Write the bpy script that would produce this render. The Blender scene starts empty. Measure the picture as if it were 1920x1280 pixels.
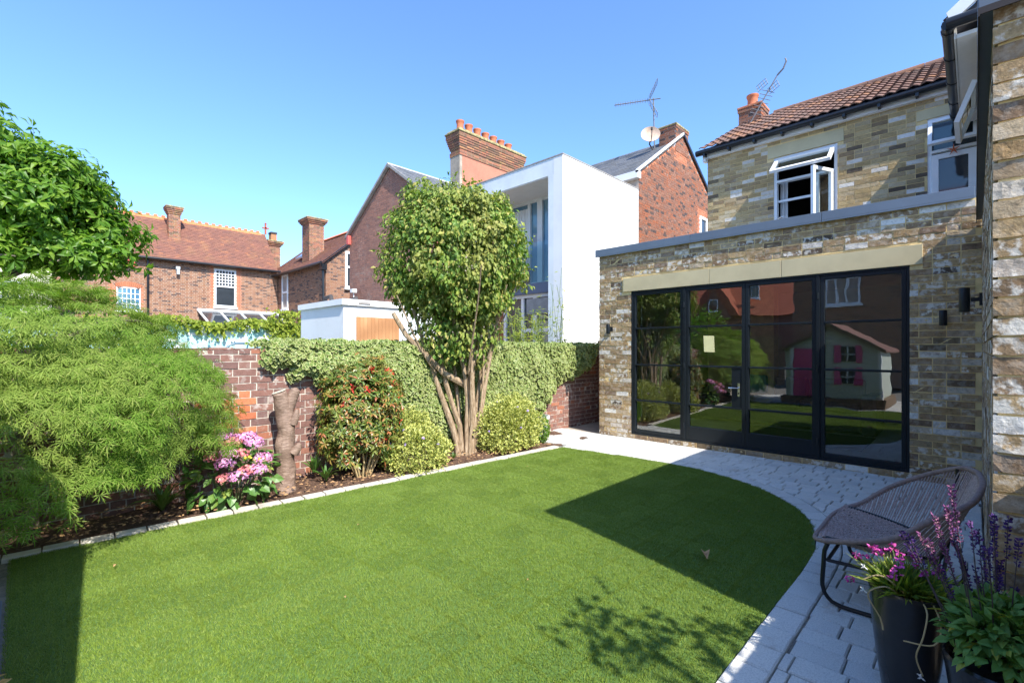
import bpy, bmesh, math, random
import numpy as np
from mathutils import Matrix, Vector
random.seed(7); RNG = np.random.default_rng(11)
SC = bpy.context.scene; COL = SC.collection
# ------------------------------------------------------------------ camera, sky, sun, exposure
TH = math.radians(44.167); EYE = 1.45; FPX = 893.6
cam_d = bpy.data.cameras.new('camera'); cam = bpy.data.objects.new('camera', cam_d); COL.objects.link(cam)
cam.location = (0, 0, EYE); cam.rotation_euler = (math.radians(90), 0, TH)
cam_d.sensor_width = 36; cam_d.lens = 36 * FPX / 1920; cam_d.shift_y = 13 / 1920
cam_d.clip_start = 0.05; cam_d.clip_end = 2000; SC.camera = cam
SUN = Vector((2.76, -0.66, 2.86)).normalized()          # towards the sun
world = bpy.data.worlds.new('World'); SC.world = world; world.use_nodes = True
wn = world.node_tree; bg = wn.nodes['Background']
sky = wn.nodes.new('ShaderNodeTexSky'); sky.sky_type = 'NISHITA'; sky.sun_disc = False
sky.sun_elevation = math.asin(SUN.z); sky.sun_rotation = math.atan2(SUN.x, SUN.y)
sky.air_density = 1.0; sky.dust_density = 1.0; sky.ozone_density = 2.5
tint = wn.nodes.new('ShaderNodeMix'); tint.data_type = 'RGBA'; tint.blend_type = 'MULTIPLY'; tint.inputs[0].default_value = 1; tint.inputs[7].default_value = (.535, .69, .87, 1)
wn.links.new(sky.outputs[0], tint.inputs[6]); wn.links.new(tint.outputs[2], bg.inputs[0]); bg.inputs[1].default_value = 0.15
sun_d = bpy.data.lights.new('sun', 'SUN'); sun = bpy.data.objects.new('sun', sun_d); COL.objects.link(sun)
sun.rotation_euler = SUN.to_track_quat('Z', 'Y').to_euler(); sun_d.energy = 3.1; sun_d.angle = math.radians(0.55)
sun_d.color = (1, 0.955, 0.87)
SC.view_settings.view_transform = 'Standard'; SC.view_settings.look = 'None'
SC.view_settings.exposure = 1.56; SC.view_settings.gamma = 1
SC.cycles.max_bounces = 8; SC.cycles.transparent_max_bounces = 24; SC.cycles.use_denoising = True
SC.cycles.sample_clamp_indirect = 6

def pix(p):
    Z = -p[0]*math.sin(TH) + p[1]*math.cos(TH); l = p[0]*math.cos(TH) + p[1]*math.sin(TH)
    if Z < 0.1: return (-9999, -9999, Z)
    return (960 + FPX*l/Z, 653 - FPX*(p[2]-EYE)/Z, Z)
def seen(p, m=60):
    x, y, Z = pix(p); return -m < x < 1920+m and -m < y < 1280+m

# ------------------------------------------------------------------ materials
class NT:
    def __init__(s, name):
        s.m = bpy.data.materials.new(name); s.m.use_nodes = True; s.t = s.m.node_tree
        s.t.nodes.clear(); s.out = s.t.nodes.new('ShaderNodeOutputMaterial')
        s.pos = s.n('ShaderNodeNewGeometry')
    def n(s, ty, **k):
        n = s.t.nodes.new(ty)
        for a, v in k.items():
            if a.startswith('i_'):
                key = a[2:]; key = int(key) if key.isdigit() else key
                s.set(n.inputs[key], v)
            else: setattr(n, a, v)
        return n
    def set(s, sock, v):
        if isinstance(v, bpy.types.NodeSocket): s.t.links.new(v, sock)
        elif hasattr(v, 'outputs'): s.t.links.new(v.outputs[0], sock)
        else:
            if sock.type == 'RGBA' and len(v) == 3: v = (*v, 1)
            sock.default_value = v
    def noise(s, scale, detail=4, rough=.6, vec=None, dist=0.0):
        n = s.n('ShaderNodeTexNoise', i_Scale=scale, i_Detail=detail, i_Roughness=rough, i_Distortion=dist)
        s.set(n.inputs['Vector'], vec if vec is not None else s.pos.outputs['Position']); return n.outputs['Fac']
    def math(s, op, a, b=0.0, c=None, clamp=False):
        n = s.n('ShaderNodeMath', operation=op, use_clamp=clamp); s.set(n.inputs[0], a); s.set(n.inputs[1], b)
        if c is not None: s.set(n.inputs[2], c)
        return n.outputs[0]
    def ramp(s, fac, stops, interp='LINEAR'):
        n = s.n('ShaderNodeValToRGB'); cr = n.color_ramp; cr.interpolation = interp
        while len(cr.elements) < len(stops): cr.elements.new(.5)
        for e, (p, c) in zip(cr.elements, stops): e.position = p; e.color = (*c, 1) if len(c) == 3 else c
        s.set(n.inputs[0], fac); return n.outputs[0]
    def mix(s, fac, a, b, blend='MIX'):
        n = s.n('ShaderNodeMix', data_type='RGBA', blend_type=blend); s.set(n.inputs[0], fac)
        s.set(n.inputs[6], a); s.set(n.inputs[7], b); return n.outputs[2]
    def smooth(s, v, lo, hi):
        n = s.n('ShaderNodeMapRange', interpolation_type='SMOOTHSTEP'); s.set(n.inputs[0], v)
        n.inputs[1].default_value = lo; n.inputs[2].default_value = hi; return n.outputs[0]
    def rnd(s):
        oi = s.n('ShaderNodeObjectInfo')
        return s.math('FRACT', s.math('ADD', oi.outputs['Random'], s.pos.outputs['Random Per Island']))
    def bump(s, h, strength=.5, dist=.01, normal=None):
        b = s.n('ShaderNodeBump', i_Strength=strength, i_Distance=dist); s.set(b.inputs['Height'], h)
        if normal is not None: s.set(b.inputs['Normal'], normal)
        return b.outputs[0]
    def bsdf(s, col, rough=.8, metal=0.0, normal=None, spec=.5, **k):
        b = s.n('ShaderNodeBsdfPrincipled'); s.set(b.inputs['Base Color'], col); s.set(b.inputs['Roughness'], rough)
        s.set(b.inputs['Metallic'], metal); b.inputs['Specular IOR Level'].default_value = spec
        if normal is not None: s.set(b.inputs['Normal'], normal)
        return b
    def done(s, sh): s.set(s.out.inputs[0], sh); return s.m

def plain(name, col, rough=.7, var=.12, scale=6, bump=0.0, bscale=60, metal=0.0, spec=.5, dirt=0.0):
    t = NT(name); n = t.noise(scale)
    c = t.mix(t.smooth(n, .3, .7), tuple(max(0, x*(1-var)) for x in col), tuple(min(1, x*(1+var)) for x in col))
    if dirt: c = t.mix(t.math('MULTIPLY', t.smooth(t.noise(2.3, 6, .7), .45, .75), dirt), c, (.12, .10, .07))
    nm = t.bump(t.noise(bscale, 5), bump, .01) if bump else None
    return t.done(t.bsdf(c, rough, metal, nm, spec))

def brickmat(name, stops, stain=(.7, .68, .62), stain_amt=.5, lo=.55, hi=.7, scale=9, bump=.6, dark=.35, rough=.9):
    t = NT(name); r = t.rnd(); c = t.ramp(r, stops)
    n1 = t.noise(28, 6, .65); n2 = t.noise(scale, 5, .6); n3 = t.noise(1.3, 3)
    c = t.mix(t.math('MULTIPLY', t.smooth(n1, .42, .75), dark), c, t.mix(.75, c, (.03, .025, .02)))
    own = t.math('ADD', t.math('MULTIPLY', t.smooth(t.math('FRACT', t.math('MULTIPLY', r, 17.3)), .35, .75), .8), .2)
    c = t.mix(t.math('MULTIPLY', own, t.smooth(t.math('ADD', n2, t.math('MULTIPLY', t.math('SUBTRACT', n3, .5), .35)), lo, hi)), c, t.mix(stain_amt, c, stain))
    c = t.mix(.35, c, t.mix(t.noise(120, 3), (.0, .0, .0), (1, 1, 1)), 'SOFT_LIGHT')
    nm = t.bump(t.noise(55, 8, .7), bump, .006)
    return t.done(t.bsdf(c, rough, 0, nm, .25))

def leafmat(name, stops, trans=.3, edge=None, rough=.45, spec=.4, clump=2.5, clump_amt=.35, clump_col=(.25, .27, .05)):
    t = NT(name); c = t.ramp(t.rnd(), stops)
    c = t.mix(t.math('MULTIPLY', t.smooth(t.noise(clump, 3), .42, .68), clump_amt), c, clump_col)
    if edge is not None:
        a = t.n('ShaderNodeAttribute', attribute_name='edge')
        e = t.smooth(t.math('ADD', a.outputs['Fac'], t.math('MULTIPLY', t.math('SUBTRACT', t.noise(70, 2), .5), .7)), edge[1], edge[2])
        c = t.mix(e, c, edge[0])
    b = t.bsdf(c, rough, 0, None, spec)
    tr = t.n('ShaderNodeBsdfTranslucent'); t.set(tr.inputs[0], t.mix(1.0, c, (1.3, 1.5, .55), 'MULTIPLY'))
    mx = t.n('ShaderNodeMixShader'); mx.inputs[0].default_value = trans
    t.set(mx.inputs[1], b.outputs[0]); t.set(mx.inputs[2], tr.outputs[0])
    return t.done(mx.outputs[0])

def clearglass(name, tint=(.80, .86, .84), boost=2.6):
    t = NT(name); fr = t.n('ShaderNodeFresnel', i_IOR=1.52)
    f = t.math('MULTIPLY', fr.outputs[0], boost, clamp=True)
    wob = t.bump(t.noise(1.7, 2), .03, .05)
    g = t.n('ShaderNodeBsdfGlossy', i_Roughness=.0); t.set(g.inputs['Color'], (.95, .97, .97)); t.set(g.inputs['Normal'], wob)
    tr = t.n('ShaderNodeBsdfTransparent'); t.set(tr.inputs[0], tint)
    mx = t.n('ShaderNodeMixShader'); t.set(mx.inputs[0], f); t.set(mx.inputs[1], tr.outputs[0]); t.set(mx.inputs[2], g.outputs[0])
    return t.done(mx.outputs[0])

M = {}
M['brick_new'] = brickmat('buff_handmade_brick', [(0, (.37, .235, .11)), (.16, (.46, .32, .165)), (.30, (.27, .175, .10)), (.42, (.50, .38, .24)), (.54, (.22, .14, .085)), (.63, (.40, .27, .14)), (.72, (.30, .19, .10)), (.80, (.08, .06, .045)), (.84, (.42, .30, .16)), (.92, (.78, .75, .70)), (1, (.34, .215, .11))], stain=(.78, .74, .66), stain_amt=.75, lo=.47, hi=.60, scale=16, dark=.7, bump=1.0)
M['brick_upper'] = brickmat('weathered_buff_brick', [(0, (.40, .28, .13)), (.22, (.50, .37, .19)), (.40, (.31, .21, .105)), (.55, (.56, .45, .28)), (.70, (.40, .28, .15)), (.78, (.09, .07, .055)), (.84, (.45, .34, .18)), (.93, (.76, .73, .68)), (1, (.35, .24, .12))], stain=(.55, .50, .42), stain_amt=.35, lo=.5, hi=.7, scale=5, dark=.4)
M['brick_garden'] = brickmat('old_plum_brick', [(0, (.19, .10, .082)), (.3, (.23, .115, .09)), (.5, (.155, .09, .08)), (.68, (.27, .125, .09)), (.8, (.21, .12, .10)), (.92, (.34, .13, .075)), (1, (.17, .105, .095))], stain=(.56, .50, .45), stain_amt=.55, lo=.55, hi=.66, scale=14, dark=.3, bump=.8)
M['brick_orange'] = brickmat('orange_brick', [(0, (.52, .16, .07)), (.5, (.46, .14, .07)), (1, (.58, .22, .1))], stain_amt=.15)
M['brick_gable'] = brickmat('plum_gable_brick', [(0, (.31, .155, .115)), (.4, (.36, .175, .125)), (.7, (.26, .135, .105)), (1, (.42, .20, .14))], stain=(.50, .38, .31), stain_amt=.35, lo=.5, hi=.72, scale=2.2, bump=.5)
M['brick_villa'] = brickmat('stock_brick', [(0, (.30, .155, .09)), (.35, (.34, .18, .11)), (.55, (.26, .13, .08)), (.74, (.31, .155, .095)), (.78, (.11, .07, .06)), (.88, (.13, .08, .065)), (1, (.33, .19, .12))], stain_amt=.12, bump=.4)
M['brick_right'] = brickmat('red_blue_brick', [(0, (.32, .11, .055)), (.3, (.25, .10, .06)), (.5, (.22, .105, .07)), (.72, (.29, .13, .08)), (.88, (.19, .10, .075)), (.91, (.09, .06, .05)), (1, (.07, .05, .05))], stain_amt=.12, bump=.4)
M['brick_redtrim'] = brickmat('red_rubber_brick', [(0, (.5, .19, .10)), (1, (.42, .15, .08))], stain_amt=.1)
M['brick_stack'] = brickmat('sooty_stack_brick', [(0, (.36, .14, .08)), (.4, (.26, .12, .08)), (.7, (.14, .09, .06)), (1, (.42, .2, .1))], stain=(.30, .22, .08), stain_amt=.35, lo=.52, hi=.66, scale=4)
M['brick_turq'] = brickmat('turquoise_painted_brick', [(0, (.36, .62, .62)), (.6, (.42, .68, .66)), (.66, (.72, .80, .78)), (1, (.8, .84, .82))], stain=(.8, .84, .82), stain_amt=.7, dark=.06, scale=1.6, bump=.3)
M['brick_shade'] = brickmat('dark_brown_brick', [(0, (.16, .08, .06)), (1, (.26, .12, .09))], stain_amt=.1)
M['mortar_new'] = plain('yellow_sand_mortar', (.74, .55, .26), .95, .12, 9, .5, 150)
M['mortar_old'] = plain('old_lime_mortar', (.50, .44, .37), .95, .25, 6, .6, 120)
M['mortar_villa'] = plain('pale_mortar', (.55, .46, .38), .95, .15, 3, .3, 90)
M['mortar_dark'] = plain('grey_mortar', (.36, .30, .26), .95, .15, 3, .3, 90)
M['mortar_turq'] = plain('turquoise_paint', (.40, .64, .63), .7, .1, 3)
M['lintel'] = plain('buff_cast_stone', (.56, .47, .28), .85, .07, 3, .15, 200)
M['coping'] = plain('grey_coated_aluminium', (.15, .185, .23), .45, .08, 2, 0, 60, .25)
M['steel'] = plain('black_powder_coat', (.010, .014, .018), .4, .1, 5, spec=.3)
M['steel_line'] = plain('dark_drip_trim', (.03, .022, .02), .6)
M['chrome'] = plain('brushed_chrome', (.7, .7, .7), .25, .05, 9, 0, 60, 1)
M['upvc'] = plain('white_upvc', (.80, .81, .82), .35, .03, 3)
M['whitepaint'] = plain('white_paint', (.78, .78, .77), .55, .04, 2, .05, 80)
M['render'] = plain('white_render', (.74, .74, .73), .85, .03, .7, .08, 150, dirt=.06)
M['render_grey'] = plain('pale_shade_grey_render', (.66, .70, .71), .8, .07, 1.4, .1, 90)  # bluish grey of the white house's unlit front put into the colour
M['soffit'] = plain('soffit_board', (.72, .69, .66), .7, .03)
M['spandrel'] = plain('blue_grey_panel', (.09, .12, .19), .4, .05)
M['gutter'] = plain('black_gutter_plastic', (.014, .015, .018), .3, .2, 9)
M['terracotta'] = plain('terracotta_pot', (.47, .15, .07), .8, .18, 7, .2, 60)
M['palepot'] = plain('buff_clay_pot', (.62, .48, .34), .8, .12, 7)
M['pink_render'] = plain('orange_pink_render', (.42, .165, .105), .9, .12, 1.6, .15, 90)
M['cement'] = plain('grey_cement', (.33, .28, .22), .9, .2, 3, .3, 60)
M['lichen'] = plain('lichened_cap', (.30, .25, .12), .95, .5, 9, .6, 60)
M['alarm'] = plain('red_alarm_box', (.62, .10, .08), .45, .05)
M['ridge'] = plain('orange_ridge_tile', (.55, .18, .07), .85, .2, 6)
M['wood_door'] = None
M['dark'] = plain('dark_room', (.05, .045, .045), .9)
M['inwall'] = plain('interior_paint', (.55, .55, .54), .9, .03)
M['infloor'] = plain('pale_vinyl_floor', (.68, .67, .63), .45, .08, 3)
M['sofa'] = plain('grey_sofa_fabric', (.085, .08, .08), .95, .2, 30, .4, 300)
M['curtain'] = plain('pale_curtain', (.72, .74, .74), .9, .05)
M['darkcurtain'] = plain('dark_curtain', (.06, .06, .07), .9, .05)
M['teal'] = plain('teal_fabric', (.12, .38, .36), .9, .1)
M['note'] = plain('yellow_paper', (.80, .74, .38), .9, .04)
M['grey_pave'] = None
M['leafdry'] = plain('dry_leaf', (.42, .24, .11), .85, .35, 40)
M['bark_tan'] = None
M['pink_paint'] = plain('pink_paint', (.62, .09, .24), .6, .06)
M['sage'] = plain('pale_sage_boards', (.52, .55, .47), .7, .06)
M['timber'] = plain('weathered_timber', (.20, .13, .08), .85, .25, 8, .4, 60)
M['rooffelt'] = plain('brown_felt_roof', (.20, .10, .08), .9, .15, 8)
M['potblack'] = plain('black_glazed_pot', (.022, .022, .024), .22, .25, 4, .05, 20)
M['stonepot'] = plain('stone_grey_planter', (.52, .52, .48), .85, .1, 6, .2, 80)
M['soil_dark'] = plain('potting_compost', (.035, .025, .018), .98, .4, 40, .8, 90)
M['tube'] = plain('black_steel_tube', (.012, .014, .016), .35)
M['rimcord'] = plain('taupe_rattan_wrap', (.30, .21, .185), .6, .18, 60, .5, 300)
M['cord'] = plain('taupe_cord', (.42, .31, .275), .6, .25, 90)
M['blue_tube'] = plain('blue_metal_tube', (.05, .12, .18), .4)
M['lead'] = plain('lead_flashing', (.42, .45, .48), .6, .1)
M['aerial'] = plain('aluminium_aerial', (.13, .13, .14), .6)
M['dish'] = plain('rusty_dish', (.50, .36, .27), .7, .2, 5)
M['orange_star'] = plain('orange_starfish', (.48, .10, .03), .7)
M['verge'] = plain('grey_verge', (.30, .28, .26), .85, .15)
M['white_petal'] = plain('white_petal', (.8, .78, .74), .7)
M['earth'] = plain('far_ground', (.09, .085, .06), .95, .3, .6)

def build_special():
    # far window glass: dark room behind a glossy pane
    t = NT('window_glass'); M['winglass'] = t.done(t.bsdf(t.mix(t.noise(1.2, 2), (.012, .016, .02), (.05, .06, .07)), .04, 0, None, .9))
    t = NT('sky_reflection_glass'); M['skyreflect'] = t.done(t.bsdf(t.mix(t.smooth(t.noise(1.0, 2), .3, .7), (.06, .17, .28), (.16, .30, .36)), .05, 0, None, 1.0))  # blue sky reflection painted into the pane colour
    M['glass'] = clearglass('clear_door_glass', (.88, .94, .92), 4.8)
    M['balglass'] = clearglass('balcony_glass', (.80, .92, .92), 1.3)
    # cedar door
    t = NT('cedar_boards'); w = t.n('ShaderNodeTexWave', wave_type='BANDS', bands_direction='Z', i_Scale=.4, i_Distortion=6.0, i_Detail=4.0)
    t.set(w.inputs['Vector'], t.pos.outputs['Position'])
    M['wood_door'] = t.done(t.bsdf(t.mix(w.outputs['Fac'], t.ramp(t.rnd(), [(0, (.42, .20, .08)), (1, (.55, .30, .14))]), (.36, .17, .07)), .7))
    # paving
    t = NT('grey_granite_setts'); c = t.ramp(t.rnd(), [(0, (.58, .56, .52)), (.4, (.65, .63, .58)), (.7, (.53, .52, .49)), (1, (.70, .67, .62))])
    c = t.mix(t.math('MULTIPLY', t.smooth(t.noise(160, 3, .7), .4, .7), .5), c, (.24, .24, .24))
    c = t.mix(t.math('MULTIPLY', t.smooth(t.noise(300, 2, .5), .58, .66), .7), c, (.68, .68, .67))
    c = t.mix(t.math('MULTIPLY', t.smooth(t.noise(2.6, 6, .7), .56, .74), .5), c, (.30, .20, .13))
    M['paver'] = t.done(t.bsdf(c, .85, 0, t.bump(t.noise(140, 6, .7), .6, .004), .35))
    M['joint'] = plain('dark_joint_sand', (.20, .18, .155), .95, .3, 20, .5, 200)
    M['kerb'] = plain('pale_concrete_edging', (.56, .51, .43), .9, .14, 8, .3, 140, dirt=.35)
    # soil
    t = NT('bark_soil'); c = t.ramp(t.noise(45, 8, .75), [(.3, (.05, .03, .022)), (.5, (.13, .075, .05)), (.65, (.22, .14, .10)), (.78, (.34, .24, .17))])
    M['soil'] = t.done(t.bsdf(c, .98, 0, t.bump(t.noise(60, 8, .8), 1, .02), .2))
    # barks
    t = NT('tan_peeling_bark'); mp = t.n('ShaderNodeMapping'); t.set(mp.inputs[0], t.pos.outputs['Position']); mp.inputs['Scale'].default_value = (30, 30, 5)
    n = t.noise(1.6, 6, .7, mp.outputs[0])
    M['bark_tan'] = t.done(t.bsdf(t.ramp(n, [(.3, (.13, .085, .05)), (.48, (.34, .24, .15)), (.62, (.50, .38, .26)), (.75, (.60, .48, .35))]), .9, 0, t.bump(n, 1, .02), .2))
    t = NT('cherry_bark'); mp = t.n('ShaderNodeMapping'); t.set(mp.inputs[0], t.pos.outputs['Position']); mp.inputs['Scale'].default_value = (12, 12, 60)
    n = t.noise(1.4, 7, .7, mp.outputs[0], .6); n2 = t.noise(9, 4)
    c = t.ramp(n, [(.3, (.11, .07, .05)), (.5, (.22, .145, .105)), (.62, (.32, .225, .17)), (.75, (.50, .41, .33))])
    c = t.mix(t.math('MULTIPLY', t.smooth(n2, .5, .7), .5), c, (.12, .075, .06))
    M['cherry'] = t.done(t.bsdf(c, .65, 0, t.bump(n, .7, .008), .35))
    M['cutwood'] = plain('cut_wood', (.62, .54, .42), .8, .12, 14)
    M['bark_grey'] = plain('grey_bark', (.20, .16, .12), .9, .3, 14, .6, 60)
    M['stem'] = plain('green_stem', (.10, .15, .05), .7, .2)
    M['stem_dark'] = plain('purple_stem', (.07, .05, .05), .7, .2)
    # roofs
    def roof(name, stops, patch, amt, rough=.9, sc=1.4):
        t = NT(name); c = t.ramp(t.rnd(), stops)
        c = t.mix(t.math('MULTIPLY', t.smooth(t.noise(sc, 5, .7), .45, .7), amt), c, patch)
        c = t.mix(t.math('MULTIPLY', t.smooth(t.noise(24, 5, .7), .5, .8), .4), c, (.10, .07, .05))
        return t.done(t.bsdf(c, rough, 0, t.bump(t.noise(50, 5), .4, .005), .3))
    M['plaintile'] = roof('plain_clay_tiles', [(0, (.18, .082, .06)), (.5, (.225, .10, .07)), (.8, (.155, .075, .06)), (1, (.30, .125, .07))], (.28, .15, .075), .45)
    M['redtile'] = roof('red_clay_tiles', [(0, (.30, .085, .05)), (1, (.40, .12, .07))], (.25, .09, .06), .3)
    M['slate'] = roof('grey_slate', [(0, (.11, .115, .125)), (.6, (.145, .15, .16)), (1, (.09, .095, .10))], (.18, .16, .11), .3, .6)
    M['contile'] = roof('brown_interlocking_tile', [(0, (.15, .082, .06)), (.4, (.185, .10, .072)), (.7, (.13, .08, .062)), (.9, (.21, .105, .065)), (1, (.27, .13, .065))], (.15, .11, .085), .5, .85, 3)
    # grass
    t = NT('artificial_grass'); c = t.ramp(t.rnd(), [(0, (.145, .22, .025)), (.4, (.18, .27, .035)), (.75, (.22, .32, .045)), (1, (.32, .39, .10))])
    c = t.mix(t.math('MULTIPLY', t.smooth(t.noise(1.1, 4, .6), .38, .66), .28), c, (.20, .27, .06)); b = t.bsdf(c, .5, 0, None, .35); tr = t.n('ShaderNodeBsdfTranslucent'); t.set(tr.inputs[0], (.17, .25, .03, 1))
    mx = t.n('ShaderNodeMixShader'); mx.inputs[0].default_value = .25; t.set(mx.inputs[1], b.outputs[0]); t.set(mx.inputs[2], tr.outputs[0])
    M['grass'] = t.done(mx.outputs[0])
    M['turfbase'] = plain('green_turf_backing', (.075, .14, .025), .95, .15, 30)
    # leaves
    M['ivy'] = leafmat('variegated_ivy', [(0, (.07, .13, .025)), (.5, (.11, .18, .035)), (1, (.16, .22, .045))], .22, ((.46, .48, .20), .5, .95), clump_amt=.45, clump_col=(.13, .15, .035), spec=.25)
    M['euonymus'] = leafmat('gold_edged_leaf', [(0, (.08, .15, .03)), (1, (.13, .20, .05))], .2, ((.62, .60, .17), .3, .7), clump_amt=.2)
    M['lolly'] = leafmat('topiary_leaf', [(0, (.06, .13, .025)), (.3, (.12, .22, .035)), (.6, (.20, .29, .05)), (.85, (.31, .35, .07)), (1, (.50, .42, .14))], .28, None, .5, .25, 1.9, .75, (.27, .26, .07))
    M['maple'] = leafmat('lace_maple_leaf', [(0, (.09, .18, .02)), (.4, (.15, .27, .03)), (.8, (.23, .34, .055)), (1, (.34, .38, .11))], .42, None, .6, .15, 1.3, .45, (.31, .35, .09))
    M['magnolia'] = leafmat('glossy_tree_leaf', [(0, (.06, .15, .015)), (.5, (.11, .23, .02)), (1, (.22, .34, .04))], .42, None, .42, .3, 1.5, .3, (.17, .28, .03))
    M['hydrleaf'] = leafmat('hydrangea_leaf', [(0, (.06, .15, .03)), (.8, (.10, .22, .045)), (1, (.28, .32, .05))], .22, None, .4, .45, 3, .15)
    M['pieris'] = leafmat('pieris_leaf', [(0, (.06, .12, .02)), (.4, (.11, .18, .03)), (.66, (.22, .25, .045)), (.78, (.36, .24, .06)), (.88, (.45, .12, .06)), (1, (.12, .17, .03))], .25, None, .35, .5, 3.2, .5, (.24, .22, .05))
    M['redtip'] = plain('scarlet_new_leaf', (.62, .06, .04), .5, .25, 40)
    M['strap'] = leafmat('strap_leaf', [(0, (.05, .13, .02)), (1, (.10, .21, .04))], .25, None, .35, .5)
    M['bamboo'] = leafmat('bamboo_leaf', [(0, (.14, .20, .02)), (.6, (.24, .30, .03)), (1, (.38, .40, .06))], .35, None, .5, .3)
    M['salvleaf'] = leafmat('salvia_leaf', [(0, (.10, .21, .05)), (.7, (.15, .28, .06)), (.94, (.21, .33, .08)), (1, (.45, .42, .06))], .25, None, .55, .3)
    M['salvia'] = brickmat('purple_flower_spike', [(0, (.05, .025, .12)), (.6, (.085, .04, .17)), (1, (.16, .07, .20))], stain_amt=0, dark=.2, bump=0)
    M['salvia_pink'] = brickmat('faded_flower_spike', [(0, (.16, .05, .16)), (.6, (.26, .09, .20)), (1, (.36, .18, .24))], stain_amt=0, dark=.2, bump=0)
    M['dianthus'] = brickmat('magenta_petal', [(0, (.48, .05, .28)), (1, (.62, .12, .40))], stain_amt=0, dark=0, bump=0)
    M['hydr'] = brickmat('pink_hydrangea_petal', [(0, (.60, .18, .40)), (.5, (.70, .28, .52)), (1, (.78, .44, .64))], stain_amt=0, dark=0, bump=0)
    M['hydr2'] = brickmat('coral_hydrangea_petal', [(0, (.55, .12, .18)), (.5, (.64, .20, .20)), (1, (.70, .36, .26))], stain_amt=0, dark=0, bump=0)
    M['yellowfl'] = plain('yellow_flower', (.75, .62, .06), .7)
    M['mauve'] = plain('mauve_petal', (.42, .30, .62), .7)
    M['drystem'] = plain('straw_stem', (.48, .36, .18), .85, .2)
build_special()

# ------------------------------------------------------------------ object helpers
WM = {}
def link(o, parent=None, mw=None):
    COL.objects.link(o)
    if mw is None: mw = Matrix.Identity(4)
    if parent is not None:
        o.parent = parent; o.matrix_parent_inverse = WM[parent].inverted()
    o.matrix_basis = mw if parent is None else mw
    WM[o] = mw
    return o
def thing(name, label, cat, loc=(0, 0, 0), group=None):
    o = bpy.data.objects.new(name, None); link(o, None, Matrix.Translation(loc)); o.empty_display_size = .1
    o['label'] = label; o['category'] = cat
    if group: o['group'] = group
    return o
def tag(o, label, cat, group=None):
    o['label'] = label; o['category'] = cat
    if group: o['group'] = group
    return o
def kind(o, k): o['kind'] = k; return o

def mesh_np(name, V, F, mat, edge=None, smooth=False):
    me = bpy.data.meshes.new(name); V = np.asarray(V, np.float32); F = np.asarray(F, np.int32)
    me.vertices.add(len(V)); me.vertices.foreach_set('co', V.ravel())
    k = F.shape[1]; me.loops.add(F.size); me.loops.foreach_set('vertex_index', F.ravel())
    me.polygons.add(len(F)); me.polygons.foreach_set('loop_start', np.arange(0, F.size, k, dtype=np.int32))
    me.update(calc_edges=True)
    me.polygons.foreach_set('use_smooth', np.full(len(F), bool(smooth)))
    if edge is not None:
        a = me.attributes.new('edge', 'FLOAT', 'POINT'); a.data.foreach_set('value', np.asarray(edge, np.float32))
    me.materials.append(mat); return me
def obj(name, me, parent=None, mw=None): return link(bpy.data.objects.new(name, me), parent, mw)

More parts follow.
